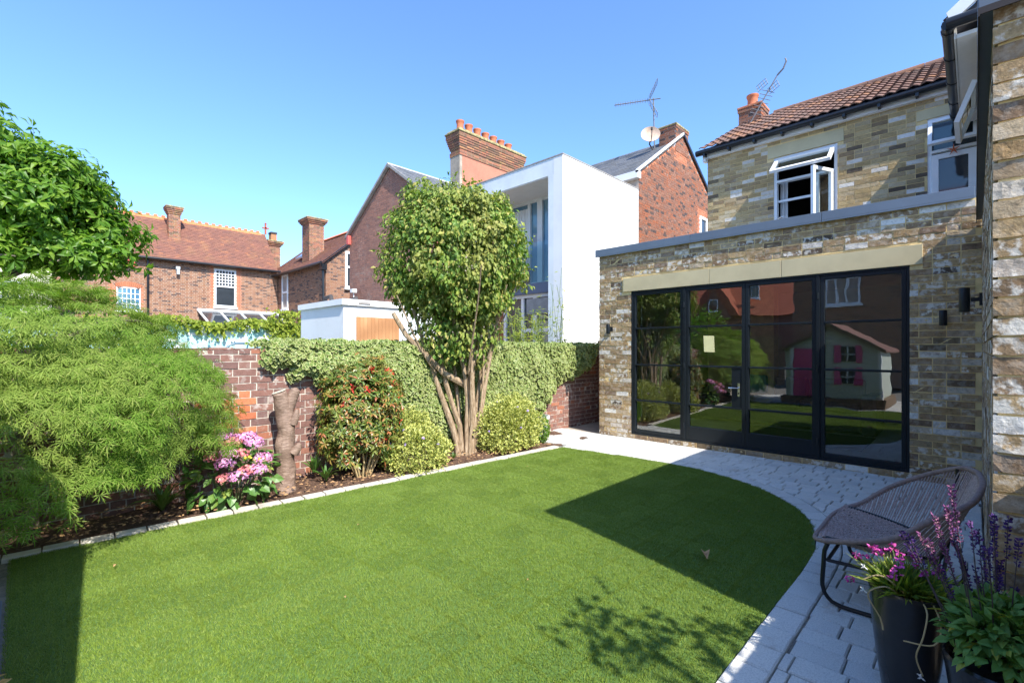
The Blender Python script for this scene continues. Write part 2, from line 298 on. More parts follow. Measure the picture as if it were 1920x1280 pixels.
class MB:
    def __init__(s): s.v = []; s.f = []
    def add(s, vs, fs):
        k = len(s.v); s.v += [tuple(v) for v in vs]; s.f += [tuple(i+k for i in f) for f in fs]; return s
    def box(s, x0, x1, y0, y1, z0, z1):
        return s.add([(x0,y0,z0),(x1,y0,z0),(x1,y1,z0),(x0,y1,z0),(x0,y0,z1),(x1,y0,z1),(x1,y1,z1),(x0,y1,z1)],
                     [(0,3,2,1),(4,5,6,7),(0,1,5,4),(1,2,6,5),(2,3,7,6),(3,0,4,7)])
    def obox(s, O, U, V, W, u0, u1, v0, v1, w0, w1):
        O, U, V, W = map(Vector, (O, U, V, W)); P = lambda a, b, c: O + U*a + V*b + W*c
        return s.add([P(u0,v0,w0),P(u1,v0,w0),P(u1,v1,w0),P(u0,v1,w0),P(u0,v0,w1),P(u1,v0,w1),P(u1,v1,w1),P(u0,v1,w1)],
                     [(0,3,2,1),(4,5,6,7),(0,1,5,4),(1,2,6,5),(2,3,7,6),(3,0,4,7)])
    def prism(s, pts, d):     # pts: 3D polygon, d: extrusion vector
        n = len(pts); a = [Vector(p) for p in pts]; b = [p + Vector(d) for p in a]
        return s.add(a + b, [tuple(range(n))[::-1], tuple(range(n, 2*n))] + [(i, (i+1) % n, n+(i+1) % n, n+i) for i in range(n)])
    def tube(s, pts, r, n=8, caps=True, closed=False):
        pts = [Vector(p) for p in pts]; m = len(pts); rs = r if isinstance(r, (list, tuple)) else [r]*m; rings = []
        up = None
        for i, p in enumerate(pts):
            if closed: t = pts[(i+1) % m] - pts[i-1]
            else: t = (pts[min(i+1, m-1)] - pts[max(i-1, 0)])
            t.normalize()
            if up is None: up = Vector((0,0,1)) if abs(t.z) < .9 else Vector((1,0,0))
            a = t.cross(up)
            if a.length < 1e-4: a = t.cross(Vector((0, 1, .1)))
            a.normalize(); b = a.cross(t).normalized(); up = b
            rings.append([p + (a*math.cos(2*math.pi*k/n) + b*math.sin(2*math.pi*k/n))*rs[i] for k in range(n)])
        vs = [v for ring in rings for v in ring]; fs = []
        for i in range(m if closed else m-1):
            j = (i+1) % m
            for k in range(n): fs.append((i*n+k, i*n+(k+1) % n, j*n+(k+1) % n, j*n+k))
        if caps and not closed: fs += [tuple(range(n))[::-1], tuple((m-1)*n+k for k in range(n))]
        return s.add(vs, fs)
    def lathe(s, prof, c=(0,0,0), n=24):
        vs = []; fs = []
        for (r, z) in prof: vs += [(c[0]+r*math.cos(2*math.pi*k/n), c[1]+r*math.sin(2*math.pi*k/n), c[2]+z) for k in range(n)]
        for i in range(len(prof)-1):
            for k in range(n): fs.append((i*n+k, i*n+(k+1) % n, (i+1)*n+(k+1) % n, (i+1)*n+k))
        fs += [tuple(range(n))[::-1], tuple((len(prof)-1)*n+k for k in range(n))]
        return s.add(vs, fs)
    def mesh(s, name, mat, smooth=False, bevel=0):
        me = bpy.data.meshes.new(name); me.from_pydata(s.v, [], s.f); me.materials.append(mat)
        if bevel:
            b = bmesh.new(); b.from_mesh(me); bmesh.ops.bevel(b, geom=b.edges[:], offset=bevel, segments=2, affect='EDGES', profile=.6); b.to_mesh(me); b.free()
        if smooth:
            me.polygons.foreach_set('use_smooth', np.ones(len(me.polygons), bool))
            try: me.set_sharp_from_angle(angle=math.radians(38))
            except Exception: pass
        me.update(); return me
    def build(s, name, mat, parent=None, smooth=False, bevel=0): return obj(name, s.mesh(name, mat, smooth, bevel), parent)

def assemble(name, tmpls, choice, Ms, Ts, mat, parent=None, smooth=False, edges=None, scale_attr=None):
    """tmpls: list of (V (n,3), F (m,3)); Ms (N,3,3) ; Ts (N,3)"""
    Vs = []; Fs = []; Es = []; off = 0; choice = np.asarray(choice)
    for ti, (tv, tf) in enumerate(tmpls):
        idx = np.where(choice == ti)[0]
        if len(idx) == 0: continue
        v = np.einsum('nij,kj->nki', Ms[idx], tv) + Ts[idx][:, None, :]
        f = tf[None] + (np.arange(len(idx))*len(tv))[:, None, None] + off
        Vs.append(v.reshape(-1, 3)); Fs.append(f.reshape(-1, tf.shape[1])); off += len(idx)*len(tv)
        if edges is not None: Es.append(np.tile(edges[ti], len(idx)))
    me = mesh_np(name, np.concatenate(Vs), np.concatenate(Fs), mat, np.concatenate(Es) if edges is not None else None, smooth)
    return obj(name, me, parent)

# ------------------------------------------------------------------ bricks
def brick_template(nx, nz, rough, seed, D=.012, back=.0):
    r = np.random.default_rng(seed); V = []; F = []
    for j in range(nz+1):
        for i in range(nx+1):
            x, z = i/nx, j/nz; b = i in (0, nx) or j in (0, nz)
            y = -D + r.uniform(0, 1)*rough if rough else -D
            jx = r.uniform(-.006, .006) if rough and b else 0; jz = r.uniform(-.03, .03) if rough else 0
            V.append((x + (jx if i in (0, nx) else r.uniform(-.04, .04)*(rough > 0)), y, z + jz))
    nf = len(V); ix = lambda i, j: j*(nx+1)+i
    for j in range(nz):
        for i in range(nx):
            a, b, c, d = ix(i,j), ix(i+1,j), ix(i+1,j+1), ix(i,j+1)
            F += [(a,b,c),(a,c,d)] if (i+j) % 2 else [(a,b,d),(b,c,d)]
    loop = [ix(i,0) for i in range(nx)] + [ix(nx,j) for j in range(nz)] + [ix(i,nz) for i in range(nx,0,-1)] + [ix(0,j) for j in range(nz,0,-1)]
    for k in loop: V.append((V[k][0], back, V[k][2]))
    n = len(loop)
    for q in range(n):
        a, b = loop[q], loop[(q+1) % n]; c, d = nf+(q+1) % n, nf+q
        F += [(b,a,d),(b,d,c)]
    return np.array(V, float), np.array(F)
T_HAND = [brick_template(4, 2, .0035, s, .0105) for s in range(8)]
T_OLD = [brick_template(4, 2, .0028, s+20, .008) for s in range(6)]
T_FLAT = [brick_template(1, 1, 0, s+40, .004) for s in range(1)]
BRMESH = {}
def brick_wall(parent, O, U, N, W, H, mat, tm=T_FLAT, holes=(), n_ind=0, bond='stretcher', course=.075, L=.215, J=.010, clip=None,
               alt=None, name='brick', zoff=0.0, force_seen=True, jit=.003):
    O, U, N = Vector(O), Vector(U), Vector(N); O = O - N*(.007 if tm is T_FLAT else 0); Zu = Vector((0,0,1)); seq = []; rr = random.Random(hash((round(O.x,2), round(O.y,2), round(W,2))) & 0xffff)
    B = course - J; nz = int(math.ceil((H - zoff)/course - 1e-6))
    for c in range(nz):
        z0 = zoff + c*course; z1 = min(z0 + B, H)
        if z1 - z0 < .015: continue
        iv = [(0.0, W)]
        for (u0, u1, h0, h1) in holes:
            if z1 > h0 + .01 and z0 < h1 - .01:
                nv = []
                for a, b in iv:
                    if u1 <= a or u0 >= b: nv.append((a, b)); continue
                    if u0 > a: nv.append((a, u0))
                    if u1 < b: nv.append((u1, b))
                iv = nv
        if bond == 'stretcher': lens = [L]; u = -(c % 2)*(L+J)/2 - (0 if c % 2 else 0)
        elif bond == 'flemish': lens = [L, L/2-J/2]; u = -(c % 2)*(L*.75+J)
        else: lens = [L] if c % 4 else [L/2-J/2]; u = -(c % 2)*(L+J)/2
        k = 0
        while u < W:
            l = lens[k % len(lens)]; k += 1
            if bond == 'stretcher' and rr.random() < .10: l = L/2 - J/2
            for a, b in iv:
                p, q = max(u, a), min(u+l, b)
                if q - p > .04:
                    if clip and not clip((p+q)/2, (z0+z1)/2): continue
                    seq.append((p, q, z0, z1))
            u += l + J
    items = []
    for (p, q, z0, z1) in seq:
        c = O + U*((p+q)/2) + Zu*((z0+z1)/2); items.append((c.length_squared if False else (c-Vector((0,0,EYE))).length, p, q, z0, z1, c))
    ind = []
    if n_ind:
        vis = sorted([t for t in items if seen(t[5], 30)])[:n_ind]; ind = vis; ids = set(id(t) for t in vis)
        items = [t for t in items if id(t) not in ids]
    basis = np.array([[U.x, -N.x, 0], [U.y, -N.y, 0], [U.z, -N.z, 1]], float)
    for t in ind:
        k = rr.randrange(len(tm)); m = alt(t[5], rr) if alt else mat
        key = (id(tm), k, m.name)
        if key not in BRMESH: BRMESH[key] = mesh_np('brick', tm[k][0], tm[k][1], m)
        o = bpy.data.objects.new(name, BRMESH[key])
        p0 = O + U*t[1] + Zu*t[3] + N*rr.uniform(-jit, jit)
        mw = Matrix(((U.x*(t[2]-t[1]), -N.x, 0, p0.x), (U.y*(t[2]-t[1]), -N.y, 0, p0.y), (U.z, -N.z, (t[4]-t[3]), p0.z), (0,0,0,1)))
        link(o, parent, mw)
    if items:
        groups = {}
        for t in items: groups.setdefault((alt(t[5], rr) if alt else mat).name, []).append(t)
        for mn, ts in groups.items():
            n = len(ts); Ms = np.zeros((n,3,3)); Ts = np.zeros((n,3)); ch = np.array([rr.randrange(len(tm)) for _ in ts])
            for i, t in enumerate(ts):
                Ms[i] = basis; Ms[i][:,0] *= (t[2]-t[1]); Ms[i][:,2] *= (t[4]-t[3])
                Ts[i] = O + U*t[1] + Zu*t[3] + N*rr.uniform(-jit, jit)
            o = assemble('brickwork', tm, ch, Ms, Ts, bpy.data.materials[mn], parent); kind(o, 'stuff')
    return len(seq)

def window(parent, O, U, N, w, h, nx=1, ny=1, fr=.06, bar=.025, depth=.06, glass='winglass', mat='upvc', sill=True, mid=None, name='window', panes='one', prow=None):
    """frame outer w x h with lower-left corner O, standing on plane O,U,Z with outward N; returns frame part with pane sub-parts"""
    O, U, N = Vector(O), Vector(U), Vector(N); Z = Vector((0,0,1)); b = MB()
    bx = lambda u0,u1,z0,z1,n0,n1: b.obox(O, U, Z, -N, u0,u1,z0,z1,-n1,-n0)
    bx(0,fr,0,h,0,depth); bx(w-fr,w,0,h,0,depth); bx(fr,w-fr,0,fr,0,depth); bx(fr,w-fr,h-fr,h,0,depth)
    zb = [fr, h-fr]
    if mid: bx(fr, w-fr, mid-fr/2, mid+fr/2, 0, depth+.01); zb = [fr, mid-fr/2, mid+fr/2, h-fr]
    spans = [(zb[i], zb[i+1]) for i in range(0, len(zb), 2)]
    cells = []
    for si, (za, zc) in enumerate(spans):
        gx, gy = (nx, ny) if (prow is None or prow == si) else (1, 1)
        for i in range(1, gx): x = fr+(w-2*fr)*i/gx; bx(x-bar/2, x+bar/2, za, zc, .005, depth-.01)
        for j in range(1, gy): zz = za+(zc-za)*j/gy; bx(fr, w-fr, zz-bar/2, zz+bar/2, .008, depth-.013)
        cells.append((fr, w-fr, za, zc))
    f = b.build(name, M[mat], parent)
    for (u0,u1,z0,z1) in cells:
        p = MB(); p.obox(O, U, Z, -N, u0,u1,z0,z1, -.018, -.010); p.build('pane', M[glass], f)
    if sill:
        s = MB(); s.obox(O, U, Z, -N, -.06, w+.06, -.09, -.001, -(depth+.08), 0); s.build('sill', M[mat], f)
    return f

def tiles(parent, O, U, V, w, h, tw, th, mat, name='tile', n_ind=0, wavy=False, clip=None, thick=.018, stuff='tiling', gap=.004):
    """courses of tiles; O lower-left at eave, U along eave, V up the slope"""
    O, U, V = Vector(O), Vector(U).normalized(), Vector(V).normalized(); N = U.cross(V).normalized()
    if wavy:
        tv = []; prof = [(0,.018),(.12,.03),(.25,.018),(.38,.0),(.5,.018),(.62,.03),(.75,.018),(.88,0),(1,.012)]
        for (a, z) in prof: tv.append((a, 0, z+.028))
        for (a, z) in prof: tv.append((a, 1, z+.004))
        for (a, z) in prof: tv.append((a, 0, z+.010))
        n = 9; tf = []
        for i in range(n-1): tf += [(i,i+1,n+i+1),(i,n+i+1,n+i),(2*n+i,2*n+i+1,i+1),(2*n+i,i+1,i)]
        tv = np.array(tv, float); tf = np.array(tf)
    else:
        tv = np.array([(0,0,.004+thick),(1,0,.004+thick),(1,1,.004),(0,1,.004),(0,0,0.0),(1,0,0.0)], float)
        tf = np.array([(0,1,2),(0,2,3),(4,5,1),(4,1,0),(4,0,3),(5,2,1)])
    rr = random.Random(5); it = []
    for j in range(int(round(h/th))):
        u = -(tw/2 if (j % 2 and not wavy) else 0)
        while u < w - .02:
            a, b = max(0, u), min(w, u+tw)
            if b-a > .02 and (clip is None or clip((a+b)/2, (j+.5)*th)):
                c = O + U*((a+b)/2) + V*(j+.5)*th; it.append(((c-Vector((0,0,EYE))).length, a, b, j, c))
            u += tw
    ind = []
    if n_ind:
        ind = sorted([t for t in it if seen(t[4], 10)])[:n_ind]; ids = set(map(id, ind)); it = [t for t in it if id(t) not in ids]
    B = np.array([[U.x,V.x,N.x],[U.y,V.y,N.y],[U.z,V.z,N.z]], float)
    def mt(t):
        m = B.copy(); m[:,0] *= (t[2]-t[1]-gap); m[:,1] *= th*1.12; o = O + U*(t[1]+gap/2) + V*(t[3]*th) + N*rr.uniform(0,.004); return m, o
    if ind:
        me = mesh_np(name, tv, tf, mat)
        for t in ind:
            m, o = mt(t); mw = Matrix([[*m[0], o.x],[*m[1], o.y],[*m[2], o.z],[0,0,0,1]]); link(bpy.data.objects.new(name, me), parent, mw)
    if it:
        Ms = np.zeros((len(it),3,3)); Ts = np.zeros((len(it),3))
        for i, t in enumerate(it): m, o = mt(t); Ms[i] = m; Ts[i] = o
        kind(assemble(stuff, [(tv, tf)], np.zeros(len(it), int), Ms, Ts, mat, parent), 'stuff')

X, Y, Z = Vector((1,0,0)), Vector((0,1,0)), Vector((0,0,1))

# ================================================================== GROUND AND SETTING
kind(MB().box(-70, 60, -60, 80, -.5, -.10).build('ground', M['earth']), 'structure')
LAWN = [(-4.78,-.05),(-4.70,1.0),(-4.60,2.3),(-4.50,3.6),(-4.42,4.8),(-4.37,5.56),(-3.9,5.62),(-3.4,5.68),(-2.75,5.72),(-2.3,5.66),(-1.9,5.52),(-1.6,5.35),(-1.35,5.14),(-1.15,4.9),
        (-1.0,4.63),(-.90,4.32),(-.84,4.0),(-.82,3.6),(-.82,3.0),(-.82,2.0),(-.82,1.0),(-.82,-.05)]
def inpoly(x, y, P=LAWN):
    c = False; n = len(P)
    for i in range(n):
        (x1,y1),(x2,y2) = P[i], P[(i+1) % n]
        if (y1 > y) != (y2 > y) and x < (x2-x1)*(y-y1)/(y2-y1)+x1: c = not c
    return c
def seglen(P):
    d = [0]
    for a, b in zip(P, P[1:]): d.append(d[-1]+math.dist(a, b))
    return d
def along(P, D, s):
    for i in range(len(P)-1):
        if s <= D[i+1] or i == len(P)-2:
            t = (s-D[i])/(D[i+1]-D[i]); a, b = P[i], P[i+1]; tx, ty = (b[0]-a[0])/(D[i+1]-D[i]), (b[1]-a[1])/(D[i+1]-D[i])
            return (a[0]+(b[0]-a[0])*t, a[1]+(b[1]-a[1])*t), (tx, ty)
def smoothline(P, step=.05):
    out = []
    for i in range(len(P)-1):
        p0, p1, p2, p3 = P[max(i-1,0)], P[i], P[i+1], P[min(i+2,len(P)-1)]
        n = max(1, int(math.dist(p1,p2)/step))
        for k in range(n):
            t = k/n; q = []
            for a in range(len(p1)): q.append(.5*((2*p1[a])+(-p0[a]+p2[a])*t+(2*p0[a]-5*p1[a]+4*p2[a]-p3[a])*t*t+(-p0[a]+3*p1[a]-3*p2[a]+p3[a])*t**3))
            out.append(tuple(q))
    out.append(P[-1]); return out
EDGE = smoothline(LAWN[5:])                      # from far corner round to the near right
LAWNS = LAWN[:5] + EDGE
lb = MB(); lb.prism([(x, y, -.09) for x, y in LAWNS][::-1], (0,0,.082)); kind(lb.build('lawn_base', M['turfbase']), 'structure')
# grass blades
def grass_patch(size, n, name, seed):
    r = np.random.default_rng(seed); V = np.zeros((n,4,3)); x = r.uniform(-size/2, size/2, (n,2)); a = r.uniform(0, 2*np.pi, n)
    h = r.uniform(.008, .017, n); w = r.uniform(.0016, .0026, n); lean = r.uniform(.003, .012, n); d = a + r.normal(0, .4, n); la = r.normal(.6, 1.2, n)
    cx, sx = np.cos(a)*w/2, np.sin(a)*w/2
    V[:,0] = np.c_[x[:,0]-cx, x[:,1]-sx, np.zeros(n)]; V[:,1] = np.c_[x[:,0]+cx, x[:,1]+sx, np.zeros(n)]
    mx, my = x[:,0]+np.cos(la)*lean*.35, x[:,1]+np.sin(la)*lean*.35
    V[:,2] = np.c_[mx+cx*.8, my+sx*.8, h*.6]; V[:,3] = np.c_[x[:,0]+np.cos(la)*lean, x[:,1]+np.sin(la)*lean, h]
    F = np.array([(0,1,2),(0,2,3)])[None] + (np.arange(n)*4)[:,None,None]
    return mesh_np(name, V.reshape(-1,3), F.reshape(-1,3), M['grass'])
def lawn_instances():
    cells = {.24: [], .06: []}
    def inside(x, y): return inpoly(x, y, LAWNS)
    x = -4.9
    while x < -.7:
        y = -.06
        while y < 5.9:
            cs = [(x+i*.24, y+j*.24) for i in (0,1) for j in (0,1)]
            ok = [inside(*c) for c in cs]
            if all(ok): cells[.24].append((x+.12, y+.12))
            elif any(ok) or inside(x+.12, y+.12):
                for i in range(4):
                    for j in range(4):
                        c = (x+.03+i*.06, y+.03+j*.06)
                        if inside(*c): cells[.06].append(c)
            y += .24
        x += .24
    return cells
cells = lawn_instances()
r = random.Random(3)
for size, pts in cells.items():
    n = int(42000*size*size)
    src = bpy.data.objects.new('grass_tuft', grass_patch(size*1.08, n, 'grass_tuft', 5))
    me = bpy.data.meshes.new('grass'); me.from_pydata([(a, b, -.008) for a, b in pts], [], [])
    ra = me.attributes.new('turn', 'FLOAT', 'POINT'); ra.data.foreach_set('value', [r.randrange(4)*math.pi/2 for _ in pts])
    o = obj('grass', me); tag(o, 'short bright green artificial grass lawn' if size > .1 else 'short green grass fringe along the lawn edge', 'grass'); kind(o, 'stuff')
    g = bpy.data.node_groups.new('scatter', 'GeometryNodeTree')
    g.interface.new_socket('Geometry', in_out='INPUT', socket_type='NodeSocketGeometry'); g.interface.new_socket('Geometry', in_out='OUTPUT', socket_type='NodeSocketGeometry')
    gi, go = g.nodes.new('NodeGroupInput'), g.nodes.new('NodeGroupOutput'); ip = g.nodes.new('GeometryNodeInstanceOnPoints'); oi = g.nodes.new('GeometryNodeObjectInfo')
    oi.inputs['Object'].default_value = src; na = g.nodes.new('GeometryNodeInputNamedAttribute'); na.data_type = 'FLOAT'; na.inputs['Name'].default_value = 'turn'
    cx = g.nodes.new('ShaderNodeCombineXYZ'); g.links.new(na.outputs['Attribute'], cx.inputs['Z']); er = g.nodes.new('FunctionNodeEulerToRotation'); g.links.new(cx.outputs[0], er.inputs[0])
    m2p = g.nodes.new('GeometryNodeMeshToPoints')
    g.links.new(gi.outputs[0], m2p.inputs['Mesh']); g.links.new(m2p.outputs[0], ip.inputs['Points']); g.links.new(oi.outputs['Geometry'], ip.inputs['Instance'])
    g.links.new(er.outputs[0], ip.inputs['Rotation']); g.links.new(ip.outputs[0], go.inputs[0])
    md = o.modifiers.new('scatter', 'NODES'); md.node_group = g

# ---- kerb edging along the bed
KL = [(-4.78,-.3),(-4.70,1.0),(-4.60,2.3),(-4.50,3.6),(-4.42,4.8),(-4.37,5.6)]
kerb = kind(MB().prism([(-4.93,-.32,-.09),(-4.76,-.32,-.09),(-4.36,5.6,-.09),(-4.50,5.6,-.09)], (0,0,.06)).build('kerb', M['joint']), 'structure')
D = seglen(KL); s = 0; rr = random.Random(2)
while s < D[-1]-.1:
    L = .197; p, t = along(KL, D, s+L/2); nx, ny = -t[1], t[0]; w = .105
    m = MB(); j = rr.uniform(-.004, .004)
    m.obox((p[0], p[1], -.06), (t[0],t[1],0), (nx,ny,0), (0,0,1), -L/2+.003, L/2-.003, .004+j, w+j, 0, .072+rr.uniform(-.003,.003))
    m.build('edging_stone', M['kerb'], kerb, bevel=.005); s += L+.004

# ---- soil bed
nx_, ny_ = 40, 130; Vv = []; 
from mathutils import noise as mn
for j in range(ny_+1):
    for i in range(nx_+1):
        y = -1.6 + 8.0*j/ny_; p, t = along(KL, D, max(0, min(D[-1], y+.3))); x0 = p[0]-.11; x = -5.40 + (x0+5.40)*i/nx_
        z = -.02 + .05*mn.noise(Vector((x*3, y*3, 0))) + .018*mn.noise(Vector((x*22, y*22, 3))) + .03*(1-i/nx_) 
        Vv.append((x, y, min(z, .02 + .06*(1-i/nx_))))
Ff = [(j*(nx_+1)+i, j*(nx_+1)+i+1, (j+1)*(nx_+1)+i+1, (j+1)*(nx_+1)+i) for j in range(ny_) for i in range(nx_)]
kind(obj('soil', mesh_np('soil', Vv, Ff, M['soil'], smooth=True)), 'structure')
def scatter_chips(name, n, mat, size, label, seed):
    r = np.random.default_rng(seed); ys = r.uniform(-.2, 5.6, n); Ts = np.zeros((n,3)); Ms = np.zeros((n,3,3)); u = r.uniform(0,1,n)
    for i in range(n):
        p, t = along(KL, D, ys[i]+.3); x0 = p[0]-.12; Ts[i] = (-5.36+(x0+5.36)*u[i], ys[i], .03+.04*(1-u[i]) + .0)
        e = Matrix.Rotation(r.uniform(0,6.28),3,'Z') @ Matrix.Rotation(r.normal(0,.35),3,'X'); Ms[i] = np.array(e)*r.uniform(.6,1.4)*size
    tv = np.array([(-1,0,0),(-.2,-.45,.12),(.8,-.2,0),(1,.1,.1),(.1,.45,.15)]); tf = np.array([(0,1,4),(1,2,4),(2,3,4)])
    o = assemble(name, [(tv,tf)], np.zeros(n,int), Ms, Ts, mat); kind(o, 'stuff'); tag(o, label, 'leaf litter')
scatter_chips('leaf_litter', 1500, M['leafdry'], .018, 'dry brown leaves and bark chips scattered on the flower bed', 4)

# ---- paving
PAVE = kind(MB().box(-7.5, .05, 5.4, 6.9, -.09, -.022).box(-.84, .05, 2.72, 5.4, -.09, -.022).box(-.84, 6, -6, 2.72, -.09, -.022).box(-9, -.84, -6, -.052, -.09, -.022).build('pavement', M['joint']), 'structure')
pv = []                                            # polygons of stones
Dn = seglen(EDGE); s = 0; BW = .165
def outward(t): return (-t[1], t[0])
rr = random.Random(8)
while s < Dn[-1] - .05:
    L = rr.choice([.16,.2,.24]); a = min(s+L, Dn[-1])
    q = []
    for ss in (s+.004, (s+a)/2, a-.004):
        p, t = along(EDGE, Dn, ss); p2, t2 = along(EDGE, Dn, min(Dn[-1], ss+.08)); p0, t0 = along(EDGE, Dn, max(0, ss-.08))
        tx, ty = p2[0]-p0[0], p2[1]-p0[1]; l = math.hypot(tx, ty); n = (-ty/l, tx/l); q.append((p, n))
    poly = [(p[0]+n[0]*.008, p[1]+n[1]*.008) for p, n in q] + [(p[0]+n[0]*BW, p[1]+n[1]*BW) for p, n in q[::-1]]
    pv.append(poly); s = a
# outer limit polyline of the border
OFF = []
for i, (x, y) in enumerate(EDGE):
    a, b = EDGE[max(0,i-1)], EDGE[min(len(EDGE)-1,i+1)]; l = math.dist(a,b); n = (-(b[1]-a[1])/l, (b[0]-a[0])/l)
    OFF.append((x+n[0]*(BW+.008), y+n[1]*(BW+.008), n[0], n[1]))
INNER = [(o[0], o[1]) for o in OFF] + [(-6.0,-.22),(-6.0,5.6)]
def clip_half(poly, px, py, nx, ny):
    out = []
    for i in range(len(poly)):
        a, b = poly[i], poly[(i+1) % len(poly)]; da = (a[0]-px)*nx+(a[1]-py)*ny; db = (b[0]-px)*nx+(b[1]-py)*ny
        if da >= 0: out.append(a)
        if da*db < 0: t = da/(da-db); out.append((a[0]+(b[0]-a[0])*t, a[1]+(b[1]-a[1])*t))
    return out
row = 0; y = -3.0
while y < 6.86:
    h = .150; x = -7.4 - rr.uniform(0,.2)
    while x < .05:
        w = rr.choice([.105,.15,.15,.21,.21]); x1 = min(x+w, .046); y1 = min(y+h, 6.868)
        poly = [(x+.003,y+.003),(x1-.003,y+.003),(x1-.003,y1-.003),(x+.003,y1-.003)]; cx, cy = (x+x1)/2, (y+h/2)
        x += w
        if x1 - poly[0][0] < .03: continue
        if y < -.3 and (cx < -4.8): continue
        if cx < -4.45 and -.3 < cy < 5.45: continue
        if cx < -5.38 and cy < 7: continue
        ins = [inpoly(px_, py_, INNER) for px_, py_ in poly]
        if all(ins) and inpoly(cx, cy, INNER): continue
        if any(ins):
            o = min(OFF, key=lambda o: (o[0]-cx)**2+(o[1]-cy)**2)
            if cy < -.02: 
                if cy > -.22: continue
            else: poly = clip_half(poly, o[0], o[1], o[2], o[3])
            if len(poly) < 3: continue
            ar = abs(sum(poly[i][0]*poly[(i+1)%len(poly)][1]-poly[(i+1)%len(poly)][0]*poly[i][1] for i in range(len(poly))))/2
            if ar < .0025: continue
        pv.append(poly)
    y += h; row += 1
pv = [p for p in pv if len(p) >= 3]
def ccw(p):
    a = sum(p[i][0]*p[(i+1)%len(p)][1]-p[(i+1)%len(p)][0]*p[i][1] for i in range(len(p))); return p if a > 0 else p[::-1]
def stone_geo(poly, z, rnd):
    poly = ccw(poly); n = len(poly); cx = sum(p[0] for p in poly)/n; cy = sum(p[1] for p in poly)/n; V = []; 
    tx, ty = rnd.uniform(-.006,.006), rnd.uniform(-.006,.006)
    for (px_, py_) in poly: V.append((px_, py_, -.03))
    for (px_, py_) in poly: V.append((px_+rnd.uniform(-.0015,.0015), py_+rnd.uniform(-.0015,.0015), z-.007))
    for (px_, py_) in poly:
        d = math.hypot(px_-cx, py_-cy); k = 1-.009/d; xx, yy = cx+(px_-cx)*k, cy+(py_-cy)*k; V.append((xx, yy, z+(xx-cx)*tx+(yy-cy)*ty))
    F = [tuple(range(2*n,3*n))]
    for i in range(n):
        j = (i+1)%n; F += [(i,j,n+j,n+i),(n+i,n+j,2*n+j,2*n+i)]
    return V, F
info = []
for p in pv:
    cx = sum(a[0] for a in p)/len(p); cy = sum(a[1] for a in p)/len(p); info.append((seen((cx,cy,0), 20), math.hypot(cx,cy), p))
info.sort(key=lambda t: (not t[0], t[1])); rest = MB()
for i, (sn, d, p) in enumerate(info):
    V, F = stone_geo(p, rr.uniform(-.003,.003), rr)
    if sn and i < 300:
        me = bpy.data.meshes.new('paving_stone'); me.from_pydata(V, [], F); me.materials.append(M['paver']); obj('paving_stone', me, PAVE)
    else: rest.add(V, F)
kind(rest.build('paving', M['paver'], PAVE), 'stuff')

# ================================================================== GARDEN EXTENSION (with the black steel doors)
ext = thing('garden_extension', 'single storey buff brick extension with black steel glazed doors and flat roof', 'extension', (-2.3, 6.87, 0))
FY = 6.87
c = MB()
c.box(-4.594,-3.99,6.878,7.17,0,3.01).box(-.52,.40,6.878,7.17,0,3.01).box(-3.99,-.52,6.878,7.17,2.60,3.01).box(-3.99,-.52,6.878,7.17,-.02,.068)
c.box(-4.594,-4.35,7.17,9.79,0,3.01); c.build('wall', M['mortar_new'], ext)
brick_wall(ext, (-4.6,FY+.013,0), X, -Y, 4.65, 3.01, M['brick_new'], T_HAND, holes=[(.61,4.08,.07,2.37),(.47,4.19,2.365,2.60)], n_ind=300, zoff=0)
for a, b in ((-4.13,-2.735),(-2.73,-1.805),(-1.80,-.41)):
    MB().box(a,b,6.860,7.0,2.372,2.592).build('lintel', M['lintel'], ext, bevel=.004)
for a, b in ((-4.65,-3.0),(-2.995,-1.35),(-1.345,.0)):
    cb = MB().box(a,b,6.825,7.22,3.012,3.12).box(a,b,6.825,6.829,2.995,3.02); cb.build('coping', M['coping'], ext, bevel=.003)
MB().box(-4.6,.4,7.22,9.79,3.0,3.04).build('roof', M['coping'], ext)
# room inside
rm = MB(); rm.box(-4.34,-.05,7.17,11.3,-.02,.055).build('floor', M['infloor'], ext)
rm = MB(); rm.box(-4.34,.4,7.17,11.3,2.62,2.66).box(-4.35,.4,11.3,11.4,.0,2.66).box(-4.34,-4.30,7.17,11.3,.055,2.62).box(-.05,.1,7.17,11.3,0,2.62).build('interior_wall', M['inwall'], ext)
# glazed screen
gy0, gy1 = 6.885, 6.945
def bars(b, x0, x1, z0, z1, fr=.045, bot=None):
    bot = bot or fr
    b.box(x0,x0+fr,gy0,gy1,z0,z1).box(x1-fr,x1,gy0,gy1,z0,z1).box(x0+fr,x1-fr,gy0,gy1,z1-fr,z1).box(x0+fr,x1-fr,gy0,gy1,z0,z0+bot)
RZ = [.62,1.19,1.77]
def leaf(name, x0, x1, z0, z1, bot, door):
    b = MB(); bars(b, x0, x1, z0, z1, .045, bot)
    for z in RZ: b.box(x0+.045,x1-.045,gy0-.004,gy1-.004,z-.013,z+.013)
    f = b.build(name, M['steel'], ext, bevel=.003)
    zs = [z0+bot]+RZ+[z1-.045]
    for za, zb in zip(zs, zs[1:]):
        g = MB().add([(x0+.04,6.915,za+.002),(x1-.04,6.915,za+.002),(x1-.04,6.915,zb-.002),(x0+.04,6.915,zb-.002)],[(0,1,2,3)]); g.build('pane', M['glass'], f)
    return f
